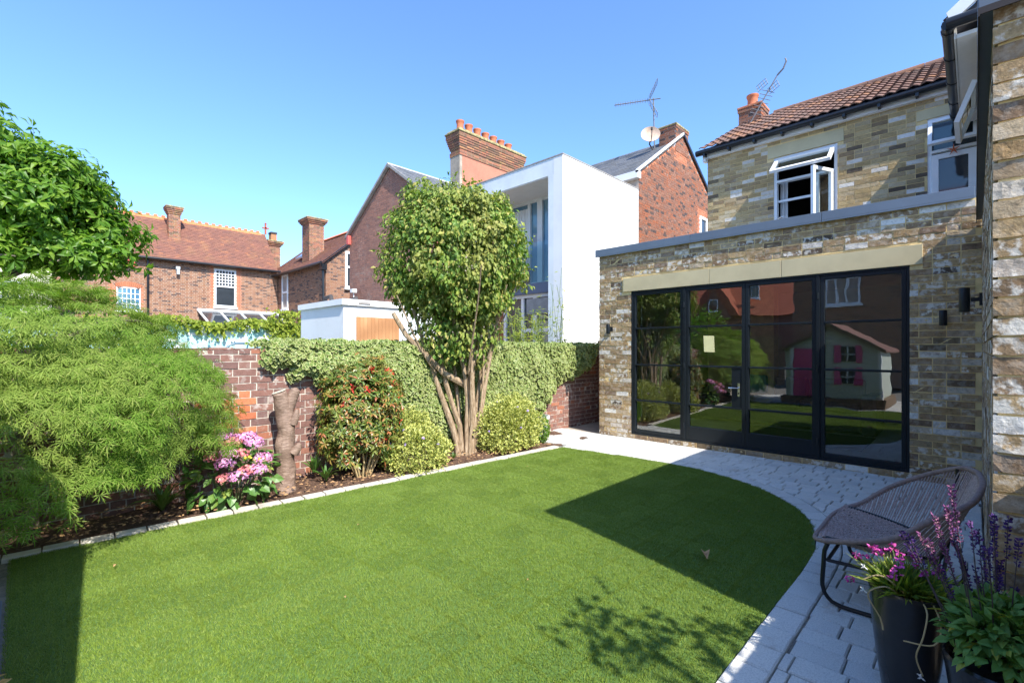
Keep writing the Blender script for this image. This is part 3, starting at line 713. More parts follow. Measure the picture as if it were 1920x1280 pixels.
fr = MB(); fr.box(-3.99,-.52,6.875,6.95,.07,.10).box(-3.99,-.52,6.875,6.95,2.345,2.37).box(-3.99,-3.965,6.875,6.95,.10,2.345).box(-.545,-.52,6.875,6.95,.10,2.345).box(-3.125,-3.085,6.872,6.955,.10,2.345).box(-1.415,-1.375,6.872,6.955,.10,2.345)
fr.build('door_frame', M['steel'], ext, bevel=.003)
leaf('window', -3.963,-3.127,.102,2.343,.05,False)
d1 = leaf('door', -3.083,-2.252,.102,2.343,.20,True)
d2 = leaf('door', -2.248,-1.417,.102,2.343,.20,True)
leaf('window', -1.373,-.547,.102,2.343,.06,False)
MB().box(-2.43,-2.298,gy0+.006,gy1-.004,.634,1.176).build('lock_plate', M['steel'], d1)
h = MB(); h.box(-2.345,-2.315,6.872,6.884,.79,.97).tube([(-2.33,6.872,.905),(-2.33,6.83,.905),(-2.345,6.825,.905),(-2.45,6.825,.905)], .009, 8); h.build('handle', M['chrome'], d1, smooth=True)
MB().tube([(-2.33,6.868,.83),(-2.33,6.884,.83)], .012, 10).build('lock_cylinder', M['steel'], d1)
for z in (1.2,.3,2.1):
    MB().tube([(-3.105,6.866,z-.04),(-3.105,6.866,z+.04)], .012, 8).build('hinge', M['steel'], d1)
for z in (1.2,.3,2.1):
    MB().tube([(-1.395,6.866,z-.04),(-1.395,6.866,z+.04)], .012, 8).build('hinge', M['steel'], d2)
# things on and in it
n_ = MB(); n_.prism([(-2.82,6.908,1.40),(-2.67,6.908,1.395),(-2.68,6.908,1.63),(-2.83,6.908,1.635)], (0,-.001,0)); tag(n_.build('paper_note', M['note']), 'yellow paper note stuck inside the glazed door', 'note')
def cyl_lamp(x, y, z, label, side=None):
    t = thing('wall_lamp', label, 'lamp', (x, y, z), 'black up and down wall lamps')
    b = MB()
    q = .028 if side else .033; b.lathe([(.0,-.08),(q-.002,-.08),(q,-.074),(q,.074),(q-.002,.08),(q-.008,.08),(q-.008,.06),(.0,.06)], (x,y,z), 20); b.build('lamp_shade', M['steel'], t, smooth=True)
    b = MB()
    if side: b.box(x+.03,.020,y-.012,y+.012,z-.012,z+.012).box(.020,.036,y-.03,y+.03,z-.04,z+.04)
    else: b.box(x-.012,x+.012,y+.03,6.842,z-.012,z+.012).box(x-.028,x+.028,6.842,6.858,z-.04,z+.04)
    b.build('bracket', M['steel'], t)
cyl_lamp(-4.35,6.76,1.77,'black cylinder wall lamp on the brick pier left of the glazed doors')
cyl_lamp(-.24,6.76,1.77,'black cylinder wall lamp on the brick just right of the glazed doors')
cyl_lamp(-.05,4.35,1.77,'large black cylinder lamp bracketed off the right hand side wall', True)
# sofa
sf = thing('sofa', 'long dark grey sofa seen through the glazed doors', 'sofa', (-2.6,9.6,.055))
MB().box(-3.9,-1.3,9.3,10.2,.10,.42).build('base', M['sofa'], sf, bevel=.04)
for i in range(3): MB().box(-3.88+i*.86,-3.04+i*.86,9.26,9.95,.42,.58).build('seat_cushion', M['sofa'], sf, bevel=.05)
for i in range(3): MB().box(-3.86+i*.86,-3.06+i*.86,9.9,10.18,.50,.92).build('back_cushion', M['sofa'], sf, bevel=.06)
MB().box(-4.1,-3.9,9.28,10.2,.06,.7).build('armrest', M['sofa'], sf, bevel=.05); MB().box(-1.3,-1.1,9.28,10.2,.06,.7).build('armrest', M['sofa'], sf, bevel=.05)
cu = MB().box(-3.2,-2.8,9.72,9.88,.6,.95); tag(cu.build('cushion', M['teal'], bevel=.05), 'teal cushion on the dark sofa indoors', 'cushion')
cr = MB(); n = 24
for i in range(n):
    x0 = -4.28+.012*i; yy = 7.25+.03*math.sin(i*1.3)
    cr.box(x0,x0+.013,yy,yy+.012,.07,2.55)
tag(cr.build('curtain', M['curtain']), 'pale curtain hanging indoors beside the left fixed window', 'curtain')
shadow_sheet = MB().box(-2.9,-1.1,7.9,9.2,.056,.066); tag(shadow_sheet.build('shadow_sheet', M['darkcurtain']), 'dark sheet standing for the shadow reflected on the indoor floor', 'shadow_sheet')  # dark sheet laid in for a shadow reflected on the floor

# ================================================================== SIDE EXTENSION on the right
se = thing('side_extension', 'near buff brick wall with grey metal coping at the right edge', 'extension', (.05,2.62,0))
MB().box(.064,3.2,2.634,6.862,0,2.76).build('wall', M['mortar_new'], se)
brick_wall(se, (.05,2.636,0), X, -Y, .9, 2.76, M['brick_new'], T_HAND, n_ind=150, jit=.004)
brick_wall(se, (.062,6.862,0), -Y, -X, 4.228, 2.76, M['brick_new'], T_HAND, n_ind=150, jit=.002)
MB().box(.008,3.2,2.585,6.82,2.765,2.885).build('coping', M['coping'], se, bevel=.003)
MB().box(.008,.014,2.585,6.82,2.735,2.768).box(.014,3.2,2.585,2.591,2.742,2.768).build('drip_edge', M['steel_line'], se)
MB().box(.2,3.2,3.0,6.8,2.80,2.887).build('roof', M['coping'], se)

# ================================================================== MAIN HOUSE (upper storey) 
mh = thing('main_house', 'upper storey of buff brick house with brown tiled roof above the extension', 'house', (-2,9.8,0))
UY = 9.8
m = MB(); m.box(-3.925,-2.7,9.808,10.1,0,5.32).box(-1.7,-.53,9.808,10.1,3.0,5.32).box(-2.7,-1.7,9.808,10.1,5.0,5.32).box(-2.7,-1.7,9.808,10.1,3.0,3.55).box(-.53,4,9.808,10.1,5.0,5.32).box(-.53,4,9.808,10.1,3,3.55)
m.box(-3.925,-3.7,10.1,15.0,0,5.3); m.prism([(-3.925,9.81,5.32),(-3.925,15,5.32),(-3.925,12.4,6.86)],(.2,0,0)); m.build('wall', M['mortar_new'], mh)
brick_wall(mh, (-3.93,UY+.01,3.3), X, -Y, 3.96, 2.0, M['brick_upper'], T_OLD, holes=[(1.23,2.23,0,1.7),(1.13,2.32,1.7,1.925),(3.40,5,0,1.7),(3.26,5,1.7,1.86)], n_ind=300)
MB().box(-2.8,-1.61,9.797,10.0,5.003,5.22).build('lintel', M['lintel'], mh); MB().box(-.66,.02,9.797,10.0,5.003,5.155).build('lintel', M['lintel'], mh)
MB().box(-3.99,.0,9.72,9.80,5.31,5.42).box(-3.99,-3.93,9.7,9.82,5.25,5.44).build('fascia', M['whitepaint'], mh)
g = MB(); g.tube([(-4.1,9.64,5.42),(.0,9.64,5.42)], .058, 10); gt = g.build('gutter', M['gutter'], mh, smooth=True)
for i in range(9): MB().box(-3.95+i*.47,-3.91+i*.47,9.60,9.72,5.33,5.40).build('gutter_bracket', M['gutter'], gt)
sl = Vector((0,2.8,1.52)); eave = Vector((-4.02,9.60,5.455))
tiles(mh, eave, X, sl, 7.0, sl.length, .30, .318, M['contile'], 'roof_tile', 300, True)
MB().prism([(-4.0,9.66,5.42),(-4.0,15.1,5.42),(-4.0,12.4,6.90)],(7,0,0)).build('roof', M['darkcurtain'], mh)
rd = MB()
for i in range(15): rd.tube([(-3.4+i*.45,12.4,6.96),(-3.4+i*.45+.44,12.4,6.965)], .10, 10)
rd.build('ridge', M['contile'], mh, smooth=True)
def stack(parent, x0,x1,y0,y1,z0,z1, mat='brick_stack', mortar='mortar_dark', corb=3, cap='lichen', name='chimney', faces='-Y+X', proj=.035):
    c = MB(); c.box(x0+.008,x1-.008,y0+.008,y1-.008,z0,z1)
    ch = c.build(name, M[mortar], parent)
    def ring(px, za, zb):
        brick_wall(ch, (x0-px,y0-px,za), X, -Y, x1-x0+2*px, zb-za, M[mat], T_FLAT, bond='flemish')
        brick_wall(ch, (x1+px,y0-px,za), Y, X, y1-y0+2*px, zb-za, M[mat], T_FLAT, bond='flemish')
        brick_wall(ch, (x0-px,y1+px,za), -Y, -X, y1-y0+2*px, zb-za, M[mat], T_FLAT, bond='flemish')
    h = .075*corb; ring(.0, z0, z1-h)
    for i in range(corb):
        p = proj*(i+1); MB().box(x0-p+.008,x1+p-.008,y0-p+.008,y1+p-.008,z1-h+i*.075-.004,z1-h+(i+1)*.075-.006).build('corbel', M[mortar], ch); ring(p, z1-h+i*.075, z1-h+(i+1)*.075)
    p = proj*corb+.01; MB().box(x0-p,x1+p,y0-p,y1+p,z1,z1+.06).build('cap', M[cap], ch, bevel=.015)
    return ch
def pot(parent, x, y, z, h=.35, r=.11, mat='terracotta'):
    MB().lathe([(0,0),(r*1.05,0),(r*.92,.05),(r*.86,h*.7),(r*1.0,h*.86),(r*1.06,h*.9),(r*1.06,h),(r*.8,h),(r*.75,h*.6),(0,h*.6)], (x,y,z), 16).build('chimney_pot', M[mat], parent, smooth=True)
ch = stack(mh, -4.12,-3.62,12.15,12.70,6.55,7.22, 'brick_right', 'mortar_dark', 1, 'brick_redtrim', proj=.02)
MB().prism([(-4.22,12.05,6.3),(-3.5,12.05,6.3),(-3.6,12.1,6.72),(-4.14,12.1,6.72)],(0,.7,0)).build('flashing', M['contile'], ch)
pot(ch, -3.88,12.4,7.25,.34,.13)
ae = thing('aerial', 'bent aerial with mesh reflectors on the brown roof by the right chimney', 'aerial', (-3.6,12.1,6.7))
b = MB(); b.tube([(-3.75,11.75,6.62),(-3.38,11.85,7.3),(-3.2,11.9,7.62)], .014, 6).tube([(-3.2,11.9,7.62),(-3.08,11.9,7.72),(-3.02,11.9,7.86),(-3.04,11.9,7.93)], .018, 6); b.build('mast', M['aerial'], ae)
b = MB()
for i in range(7):
    t = i/6; p = Vector((-3.62,11.8,6.85)).lerp(Vector((-3.38,11.85,7.3)), t); b.tube([p+Vector((-.13,0,.08)), p+Vector((.13,0,-.08))], .008, 5)
b.build('element', M['aerial'], ae)
for s_ in (-1,1):
    b = MB(); o = Vector((-3.36,11.84,7.36))+Vector((.12*s_,0,-.07*s_)); u = Vector((.09,0,.0)).normalized(); 
    for k in range(5): b.tube([o+Vector((-.10,0,-.03+.0))+Vector((.05*k,0,.03*k-.04)), o+Vector((-.10,0,-.03))+Vector((.05*k-.05,0,.03*k+.09))], .006, 4)
    for k in range(3): b.tube([o+Vector((-.10-.025*k,0,-.07+.065*k)), o+Vector((.10-.025*k,0,.05+.065*k))], .006, 4)
    b.build('reflector', M['aerial'], ae)
# window 1 with open sashes
def upwin():
    O = Vector((-2.7,9.80,3.56)); b = MB()
    bx = lambda x0,x1,z0,z1,y0=.0,y1=.07: b.box(-2.7+x0,-2.7+x1,9.86+y0-.04,9.86+y1,3.56+z0,3.56+z1)
    bx(0,.05,0,1.435); bx(.95,1,0,1.435); bx(.05,.95,1.385,1.435); bx(.05,.95,0,.05); bx(.05,.95,.97,1.01); bx(.68,.72,.05,.97)
    w = b.build('window', M['upvc'], mh)
    def sash(O, U, V, w_, h_, nm='sash'):
        U, V = Vector(U).normalized(), Vector(V).normalized(); N = U.cross(V); s = MB()
        for a in ((0,.055,0,h_),(w_-.055,w_,0,h_),(.055,w_-.055,0,.055),(.055,w_-.055,h_-.055,h_)): s.obox(O,U,V,N,a[0],a[1],a[2],a[3],0,.05)
        s.build(nm, M['upvc'], w); g = MB(); g.add([O+U*a+V*c+N*.022 for a, c in ((.05,.05),(w_-.05,.05),(w_-.05,h_-.05),(.05,h_-.05))],[(0,1,2,3)]); g.build('pane', M['balglass'], w)
    sash(Vector((-2.66,9.42,4.60)), (1,0,0), (0,.36,.30), .93, .46)           # top hung, pushed out
    sash(Vector((-2.0,9.34,3.62)), (.20,.46,0), (0,0,1), .5, .93)             # side hung, open
    MB().box(-2.65,-2.0,9.90,9.94,4.18,4.22).build('transom', M['upvc'], w)
    MB().tube([(-2.62,9.80,3.86),(-2.56,9.76,3.87),(-2.5,9.78,3.86)], .012, 6).build('stay', M['chrome'], w)
    c = MB()
    for i in range(9): c.box(-2.64+i*.014,-2.628+i*.014,10.02+.02*math.sin(i*1.4),10.035+.02*math.sin(i*1.4),3.6,4.6)
    c.build('curtain', M['curtain'], w)
    c = MB()
    for i in range(16): c.box(-2.45+i*.03,-2.425+i*.03,11.5+.03*math.sin(i*1.9),11.53+.03*math.sin(i*1.9),3.5,4.6)
    c.build('curtain', M['darkcurtain'], w)
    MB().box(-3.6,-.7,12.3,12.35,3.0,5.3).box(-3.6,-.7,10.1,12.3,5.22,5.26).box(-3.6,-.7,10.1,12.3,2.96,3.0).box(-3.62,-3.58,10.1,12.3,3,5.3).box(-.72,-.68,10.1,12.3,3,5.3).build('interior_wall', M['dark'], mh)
    MB().box(-2.68,-1.68,9.74,9.82,3.53,3.56).build('sill', M['upvc'], w)
upwin()
w2 = MB(); 
for a in ((-.53,-.48,3.56,5.0),(-.48,.02,4.955,5.0),(-.48,.02,4.46,4.50),(-.48,.02,3.56,3.60)): w2.box(a[0],a[1],9.82,9.92,a[2],a[3])
for a in ((-.475,-.40,3.60,4.42),(-.07,.02,3.60,4.42),(-.40,-.07,4.345,4.42),(-.40,-.07,3.60,3.68)): w2.box(a[0],a[1],9.79,9.85,a[2],a[3])
w2 = w2.build('window', M['upvc'], mh)
MB().box(-.40,-.07,9.82,9.83,3.68,4.345).build('pane', M['winglass'], w2); MB().box(-.48,.02,9.89,9.90,4.42,4.96).build('pane', M['winglass'], w2)
s_ = MB(); O = Vector((-.52,9.66,4.53)); U = X; V = Vector((0,.16,.42)).normalized(); N = U.cross(V)
for a in ((0,.05,0,.44),(.50,.55,0,.44),(.05,.5,0,.05),(.05,.5,.39,.44)): s_.obox(O,U,V,N,a[0],a[1],a[2],a[3],0,.05)
s_.build('sash', M['upvc'], w2); MB().add([O+U*a+V*c+N*.022 for a, c in ((.05,.05),(.5,.05),(.5,.39),(.05,.39))],[(0,1,2,3)]).build('pane', M['balglass'], w2)
st = MB()
for k in range(5):
    a = math.radians(90+72*k); c0 = Vector((-.23,9.77,4.44)); tip = c0+Vector((math.cos(a)*.075,0,math.sin(a)*.09)); l = c0+Vector((math.cos(a+.5)*.022,0,math.sin(a+.5)*.022)); r_ = c0+Vector((math.cos(a-.5)*.022,0,math.sin(a-.5)*.022))
    st.prism([c0,r_,tip,l],(0,-.012,0))
tag(st.build('starfish', M['orange_star']), 'orange starfish ornament hung on the upper right window', 'ornament')
# wing above the side wall
wg = MB(); wg.box(.042,4,6.99,9.80,2.95,4.85); wg.prism([(.042,6.99,4.85),(4,6.99,4.85),(4,6.99,7.0),(2.2,6.99,6.75)],(0,3,0)); wg.build('wing_wall', M['mortar_new'], mh)
brick_wall(mh, (.03,6.986,3.0), X, -Y, 1.0, 1.85, M['brick_upper'], T_OLD)
brick_wall(mh, (.038,9.79,3.0), -Y, -X, 2.8, 1.8, M['brick_upper'], T_OLD)
MB().box(-.145,.03,6.92,9.6,4.74,4.78).box(-.16,-.14,6.92,9.6,4.74,4.90).build('soffit', M['soffit'], mh)
g = MB(); g.tube([(-.20,6.84,4.88),(-.20,9.62,4.88)], .062, 10); gt = g.build('gutter', M['gutter'], mh, smooth=True)
for yy in (6.95,7.6,8.3,9.0,9.5): MB().tube([(-.20,yy,4.88),(-.20,yy+.06,4.88)], .070, 10).build('gutter_joint', M['gutter'], gt, smooth=True)
MB().tube([(-.22,6.84,4.88),(1.2,6.84,4.88)], .062, 10).build('gutter', M['gutter'], mh, smooth=True)
v = Vector((1,0,.80)); tiles(mh, (-.22,9.8,4.93), -Y, v, 2.92, 3.2, .30, .318, M['contile'], 'roof_tile', 0, True)
MB().prism([(-.18,6.87,4.90),(2.2,6.87,6.80),(2.2,6.87,6.95),(-.22,6.87,5.02)],(0,.04,0)).build('bargeboard', M['whitepaint'], mh)
MB().prism([(-.18,6.92,4.90),(2.2,6.92,6.80),(2.2,6.92,6.75),(-.15,6.92,4.86)],(0,2.8,0)).build('roof', M['darkcurtain'], mh)
s_ = MB(); O = Vector((-.13,8.35,4.06)); U = -Y; V = Vector((.15,0,.42)).normalized(); N = U.cross(V)
for a in ((0,.05,0,.46),(.75,.8,0,.46),(.05,.75,0,.05),(.05,.75,.41,.46)): s_.obox(O,U,V,N,a[0],a[1],a[2],a[3],0,.05)
s_ = s_.build('window', M['upvc'], mh); MB().add([O+U*a+V*c+N*.022 for a, c in ((.05,.05),(.75,.05),(.75,.41),(.05,.41))],[(0,1,2,3)]).build('pane', M['balglass'], s_)

# ================================================================== WHITE MODERN HOUSE
wh = thing('modern_house', 'white rendered cube house with recessed blue glazed balcony', 'house', (-8.5,10,0))
MB().box(-7.16,-6.88,8.78,12.25,0,5.97).build('side_wall', M['render'], wh)
MB().box(-7.32,-7.16,8.78,9.86,0,5.57).build('post', M['render_grey'], wh)
MB().box(-10.7,-7.162,8.783,12.25,5.572,5.97).build('canopy', M['render_grey'], wh)
MB().box(-10.7,-6.87,8.77,12.26,5.972,6.0).build('coping', M['verge'], wh)
MB().box(-10.6,-7.3,8.80,9.84,5.55,5.569).build('soffit', M['soffit'], wh)
MB().box(-10.7,-7.16,9.95,12.2,0,5.57).build('wall', M['dark'], wh)
brick_wall(wh, (-10.7,9.94,0), X, -Y, 1.0, 5.55, M['brick_redtrim'], T_FLAT, bond='flemish')
wf = MB(); 
for a in ((-9.68,-9.60),(-8.95,-8.85),(-8.60,-8.42),(-7.42,-7.33)): wf.box(a[0],a[1],9.84,9.93,3.22,5.55)
wf.box(-9.6,-7.42,9.842,9.93,5.47,5.55).box(-9.6,-7.42,9.842,9.93,3.22,3.27); wf = wf.build('window', M['render_grey'], wh)
for a in ((-9.6,-8.95),(-8.85,-8.6),(-8.42,-7.42)): MB().box(a[0],a[1],9.90,9.91,3.27,5.47).build('pane', M['skyreflect'], wf)
cc = MB()
for i in range(30): cc.box(-9.55+i*.02,-9.533+i*.02,9.875+.012*math.sin(i*1.1),9.89+.012*math.sin(i*1.1),3.3,5.35)
cc.build('curtain', M['curtain'], wf)
MB().add([(-9.68,9.70,3.22),(-7.33,9.70,3.22),(-7.33,9.70,4.32),(-9.68,9.70,4.32)],[(0,1,2,3)]).build('balustrade', M['balglass'], wh)
MB().box(-10.0,-7.322,9.68,9.94,2.94,3.219).build('spandrel', M['spandrel'], wh)
wf = MB()
for a in ((-9.9,-9.8),(-9.2,-9.1),(-8.75,-8.6),(-7.42,-7.33)): wf.box(a[0],a[1],9.84,9.93,0,2.9)
wf.box(-9.9,-7.33,9.80,9.94,2.85,2.938).box(-9.1,-7.42,9.842,9.93,1.9,2.0); wf = wf.build('window', M['upvc'], wh); MB().box(-9.8,-7.42,9.90,9.91,0,2.85).build('pane', M['winglass'], wf)
MB().box(-8.5,-7.45,9.3,9.7,2.35,2.75).build('awning_box', M['verge'], wh)
bc = thing('balcony_chair', 'blue chair standing behind the glass balustrade of the white house', 'chair', (-9.0,9.78,3.22))
MB().box(-9.12,-8.86,9.72,9.83,3.28,3.32).build('seat', M['spandrel'], bc); MB().prism([(-9.12,9.82,3.32),(-8.86,9.82,3.32),(-8.80,9.83,3.66),(-9.06,9.83,3.66)],(0,.015,0)).build('backrest', M['spandrel'], bc)

# ================================================================== PLUM BRICK GABLE HOUSE (slate roof)
gh = thing('gable_house', 'plum brick gable house with grey slate roof behind the topiary tree', 'house', (-12.9,7.9,0))
AP = (-12.9, 7.06); HL, HR, EV = -15.5, -10.35, 5.35
def gclip(u, z):
    x = HL+u; 
    return z < EV + (AP[1]-EV)*(1-abs(x-AP[0])/(AP[0]-HL if x < AP[0] else HR-AP[0])) - .02
MB().prism([(HL,7.91,0),(HR,7.91,0),(HR,7.91,EV),(AP[0],7.91,AP[1]-.02),(HL,7.91,EV)],(0,6.2,0)).build('wall', M['mortar_dark'], gh)
brick_wall(gh, (HL,7.9,1.6), X, -Y, HR-HL, AP[1]-1.6, M['brick_gable'], T_FLAT, bond='flemish', clip=lambda u,z: gclip(u,z+1.6), n_ind=300,
           alt=lambda c, r: M['brick_redtrim'] if c.x > -10.62 else M['brick_gable'])
brick_wall(gh, (HR,7.9,1.6), Y, X, 2.0, 3.7, M['brick_redtrim'], T_FLAT, bond='flemish')
sR = Vector((AP[0]-HR-.12,0,AP[1]-EV+.08)); sLn = Vector((AP[0]-HL+.1,0,AP[1]-EV+.06))
tiles(gh, (HR+.12,7.80,EV-.03), Y, sR, 6.3, sR.length, .25, .2, M['slate'], stuff='slates', thick=.008)
tiles(gh, (HL-.1,14.1,EV-.03), -Y, sLn, 6.3, sLn.length, .25, .2, M['slate'], stuff='slates', thick=.008)
MB().prism([(HL-.12,7.79,EV-.12),(AP[0],7.79,AP[1]-.02),(AP[0],7.79,AP[1]+.06),(HL-.12,7.79,EV-.02)],(0,.10,0)).prism([(HR+.12,7.79,EV-.12),(HR+.12,7.79,EV-.02),(AP[0],7.79,AP[1]+.06),(AP[0],7.79,AP[1]-.02)],(0,.10,0)).build('verge_board', M['verge'], gh)
b = MB()
for i in range(14): b.prism([(-13.04,7.8+i*.45,7.0),(-12.9,7.8+i*.45,7.14),(-12.76,7.8+i*.45,7.0)],(0,.44,0))
b.build('ridge', M['lead'], gh)
# long chimney
c = MB(); c.box(-13.20,-12.70,10.5,13.6,6.4,8.12); ch = c.build('chimney', M['pink_render'], gh)
MB().box(-13.21,-12.699,10.49,10.60,6.4,8.12).build('quoin', M['cement'], ch)
for i in range(10):
    p = [.03,.03,.0,.03,.05,.07,.09,.11,.13,.13][i]; za = 8.12+i*.075
    MB().box(-13.19-p,-12.71+p,10.51-p,13.59+p,za,za+.070).build('corbel', M['mortar_dark'], ch)
    for (O, U, N, W) in (((-13.2-p,10.5-p,za),X,-Y,.5+2*p),((-12.7+p,10.5-p,za),Y,X,3.1+2*p)): brick_wall(ch, O, U, N, W, .075, M['brick_stack'], T_FLAT, bond='flemish')
MB().box(-13.36,-12.54,10.34,13.76,8.87,8.93).box(-13.30,-12.60,10.4,13.7,8.93,9.0).build('cap', M['lichen'], ch, bevel=.02)
for i in range(7): pot(ch, -12.95, 10.72+i*.40, 8.99, [.42,.40,.38,.36,.36,.34,.32][i], .14)
MB().tube([(-12.95,13.5,8.99),(-12.95,13.5,9.12)], .09, 10).build('cowl', M['dark'], ch)
al = MB().box(-15.47,-15.33,7.76,7.88,5.0,5.30); tag(al.build('alarm_box', M['alarm'], bevel=.02), 'red alarm box near the left eave of the plum brick gable', 'alarm box')
b = MB(); b.tube([(-15.0,7.88,2.95),(-14.85,7.72,3.05),(-14.82,7.7,3.3)], .02, 6); b.box(-14.9,-14.72,7.62,7.76,3.3,3.42); tag(b.build('security_light', M['whitepaint']), 'small white security light on the plum brick gable above the flat roof', 'light')

# ================================================================== WHITE OUTBUILDING
ob = thing('outbuilding', 'flat roofed white outbuilding with a cedar board door', 'outbuilding', (-11.7,5.2,0))
MB().box(-12.9,-10.5,5.2,7.88,0,2.46).build('wall', M['render'], ob)
MB().box(-12.96,-10.44,5.14,7.88,2.462,2.60).build('fascia', M['whitepaint'], ob)
MB().box(-10.498,-10.47,5.44,6.72,0,2.26).build('door_frame', M['render_grey'], ob)
for i in range(12): MB().box(-10.468,-10.45,5.50+i*.097,5.593+i*.097,0,2.20).build('door_board', M['wood_door'], ob)
MB().box(-10.468,-10.44,6.78,7.6,0,2.25).build('grey_panel', M['render_grey'], ob)
MB().box(-10.45,-10.42,5.55,5.85,2.50,2.55).build('vent', M['verge'], ob)
b = MB(); 
for yy in (5.6,6.3): b.tube([(-12.4,yy,2.6),(-12.3,yy,2.78),(-12.0,yy,2.80),(-11.9,yy,2.6)], .06, 8)
tag(b.build('roof_duct', M['dark'], smooth=True), 'black curved pipes lying on the white outbuilding roof', 'pipe')

# ================================================================== TURQUOISE WALL
tw = thing('painted_wall', 'turquoise and white painted brick wall beyond the garden', 'wall', (-15,4,0))
MB().box(-15.3,-15.008,-3,7.0,0,2.08).build('wall', M['mortar_turq'], tw)
brick_wall(tw, (-15.0,0.6,1.2), Y, X, 6.2, .88, M['brick_turq'], T_FLAT, n_ind=300, course=.085)
b = MB(); b.tube([(-13.6,3.55,0),(-13.6,3.55,1.35),(-13.6,3.65,1.52),(-13.6,3.8,1.58),(-13.6,4.2,1.58),(-13.6,4.33,1.52),(-13.6,4.42,1.35),(-13.6,4.42,0)], .03, 8, smooth) if False else b.tube([(-13.6,3.45,0),(-13.6,3.55,1.35),(-13.6,3.68,1.53),(-13.6,3.85,1.58),(-13.6,4.15,1.58),(-13.6,4.3,1.53),(-13.6,4.42,1.35),(-13.6,4.5,0)], .028, 8)
b.tube([(-13.6,4.12,1.57),(-13.6,4.05,1.2),(-13.6,3.95,0)], .02, 6); tag(b.build('climbing_frame', M['blue_tube'], smooth=True), 'dark blue tubular hoop showing above the garden wall', 'climbing frame')

# ================================================================== LEFT VILLA (house A)
ha = thing('villa', 'long brick villa with clay tiled roof and crested ridge at left', 'house', (-26.2,4,0))
MB().prism([(-26.21,-6,0),(-26.21,9.35,0),(-26.21,9.35,5.48),(-26.21,-6,5.48)],(-3.4,0,0)).prism([(-26.3,9.34,5.4),(-28,9.34,7.5),(-29.7,9.34,5.4)],(0,-15.3,0)).build('wall', M['mortar_villa'], ha)
brick_wall(ha, (-26.2,-1.0,2.2), Y, X, 10.35, 3.28, M['brick_villa'], T_FLAT, holes=[(3.81,4.64,.9,1.95),(7.44,8.40,1.25,3.12)], bond='flemish', n_ind=300,
    alt=lambda c, r: M['brick_redtrim'] if (abs(abs(c.y-6.92)-.55) < .09) or (abs(abs(c.y-3.22)-.5) < .08 and c.z < 4.2) else M['brick_villa'])
window(ha, (-26.22,6.46,3.47), Y, X, .92, 1.80, 6, 5, .07, .03, .06, mid=.98, prow=1)
window(ha, (-26.22,2.82,3.10), Y, X, .82, .98, 5, 4, .05, .03, .05, glass='skyreflect')
ar = MB()
for i in range(13):
    a0 = math.radians(60+60*i/13); a1 = math.radians(60+60*(i+.86)/13); cy, cz, r0, r1 = 3.23, 3.38, .72, .95
    ar.prism([(-26.19,cy-math.cos(a0)*r0,cz+math.sin(a0)*r0),(-26.19,cy-math.cos(a0)*r1,cz+math.sin(a0)*r1),(-26.19,cy-math.cos(a1)*r1,cz+math.sin(a1)*r1),(-26.19,cy-math.cos(a1)*r0,cz+math.sin(a1)*r0)],(.02,0,0))
ar.build('brick_arch', M['brick_redtrim'], ha)
s1 = Vector((-1.95,0,2.28)); tiles(ha, (-25.98,-6,5.42), Y, s1, 15.3, s1.length, .17, .11, M['plaintile'], stuff='roof_tiles', thick=.014)
MB().tube([(-25.92,-6,5.42),(-25.92,9.4,5.42)], .06, 8).build('gutter', M['gutter'], ha)
MB().tube([(-26.08,3.88,5.40),(-26.12,3.88,0)], .045, 8).build('downpipe', M['gutter'], ha)
b = MB()
for i in range(50):
    y0 = -5.9+i*.30; b.prism([(-27.80,y0,7.58),(-27.93,y0,7.74),(-28.06,y0,7.58)],(0,.29,0)).box(-27.95,-27.91,y0+.07,y0+.22,7.72,7.82)
b.build('ridge', M['ridge'], ha)
b = MB(); b.box(-27.97,-27.89,9.3,9.38,7.7,8.25).box(-27.97,-27.89,9.18,9.50,8.0,8.08).lathe([(0,0),(.07,.05),(0,.14)],(-27.93,9.34,8.22),8); b.build('finial', M['redtile'], ha)
ch = stack(ha, -27.35,-26.95,4.78,5.25,6.2,8.05, 'brick_stack', 'mortar_dark', 4, 'lichen', proj=.03); 
MB().prism([(-26.9,4.73,6.25),(-26.9,5.3,6.25),(-27.4,5.3,7.0),(-27.4,4.73,7.0)],(0.02,0,0)).build('flashing', M['cement'], ch)
ch = stack(ha, -28.5,-28.0,2.45,3.05,7.2,7.9, 'brick_stack', 'mortar_dark', 1); pot(ch,-28.1,2.6,7.95,.4,.13,'palepot'); pot(ch,-28.1,2.9,7.95,.38,.13,'palepot')
tag(MB().box(-26.19,-26.0,3.12,3.42,4.98,5.30).build('alarm_box', M['alarm'], bevel=.02), 'red alarm box under the gutter of the left villa', 'alarm box')
b = MB(); b.box(-26.19,-26.02,4.90,5.06,5.05,5.18).box(-26.12,-26.0,4.92,5.04,4.82,5.03); tag(b.build('security_light', M['lead'], bevel=.01), 'grey floodlight under the gutter of the left villa', 'light')
lt = thing('glass_lean_to', 'white framed sloping glass lean-to roof against the villa wall', 'lean-to', (-25.2,7.5,0))
P0, P1, zt, zb = 5.78, 9.3, 3.22, 2.45
b = MB()
for i in range(5):
    yy = P0+(P1-P0)*i/4; b.prism([(-26.17,yy-.035,zt),(-26.17,yy+.035,zt),(-24.5,yy+.035+.12,zb),(-24.5,yy-.035+.12,zb)],(0,0,.07))
b.box(-26.18,-26.10,P0-.05,P1+.05,zt,zt+.10).box(-24.55,-24.45,P0+.05,P1+.2,zb-.06,zb+.05).build('frame', M['upvc'], lt)
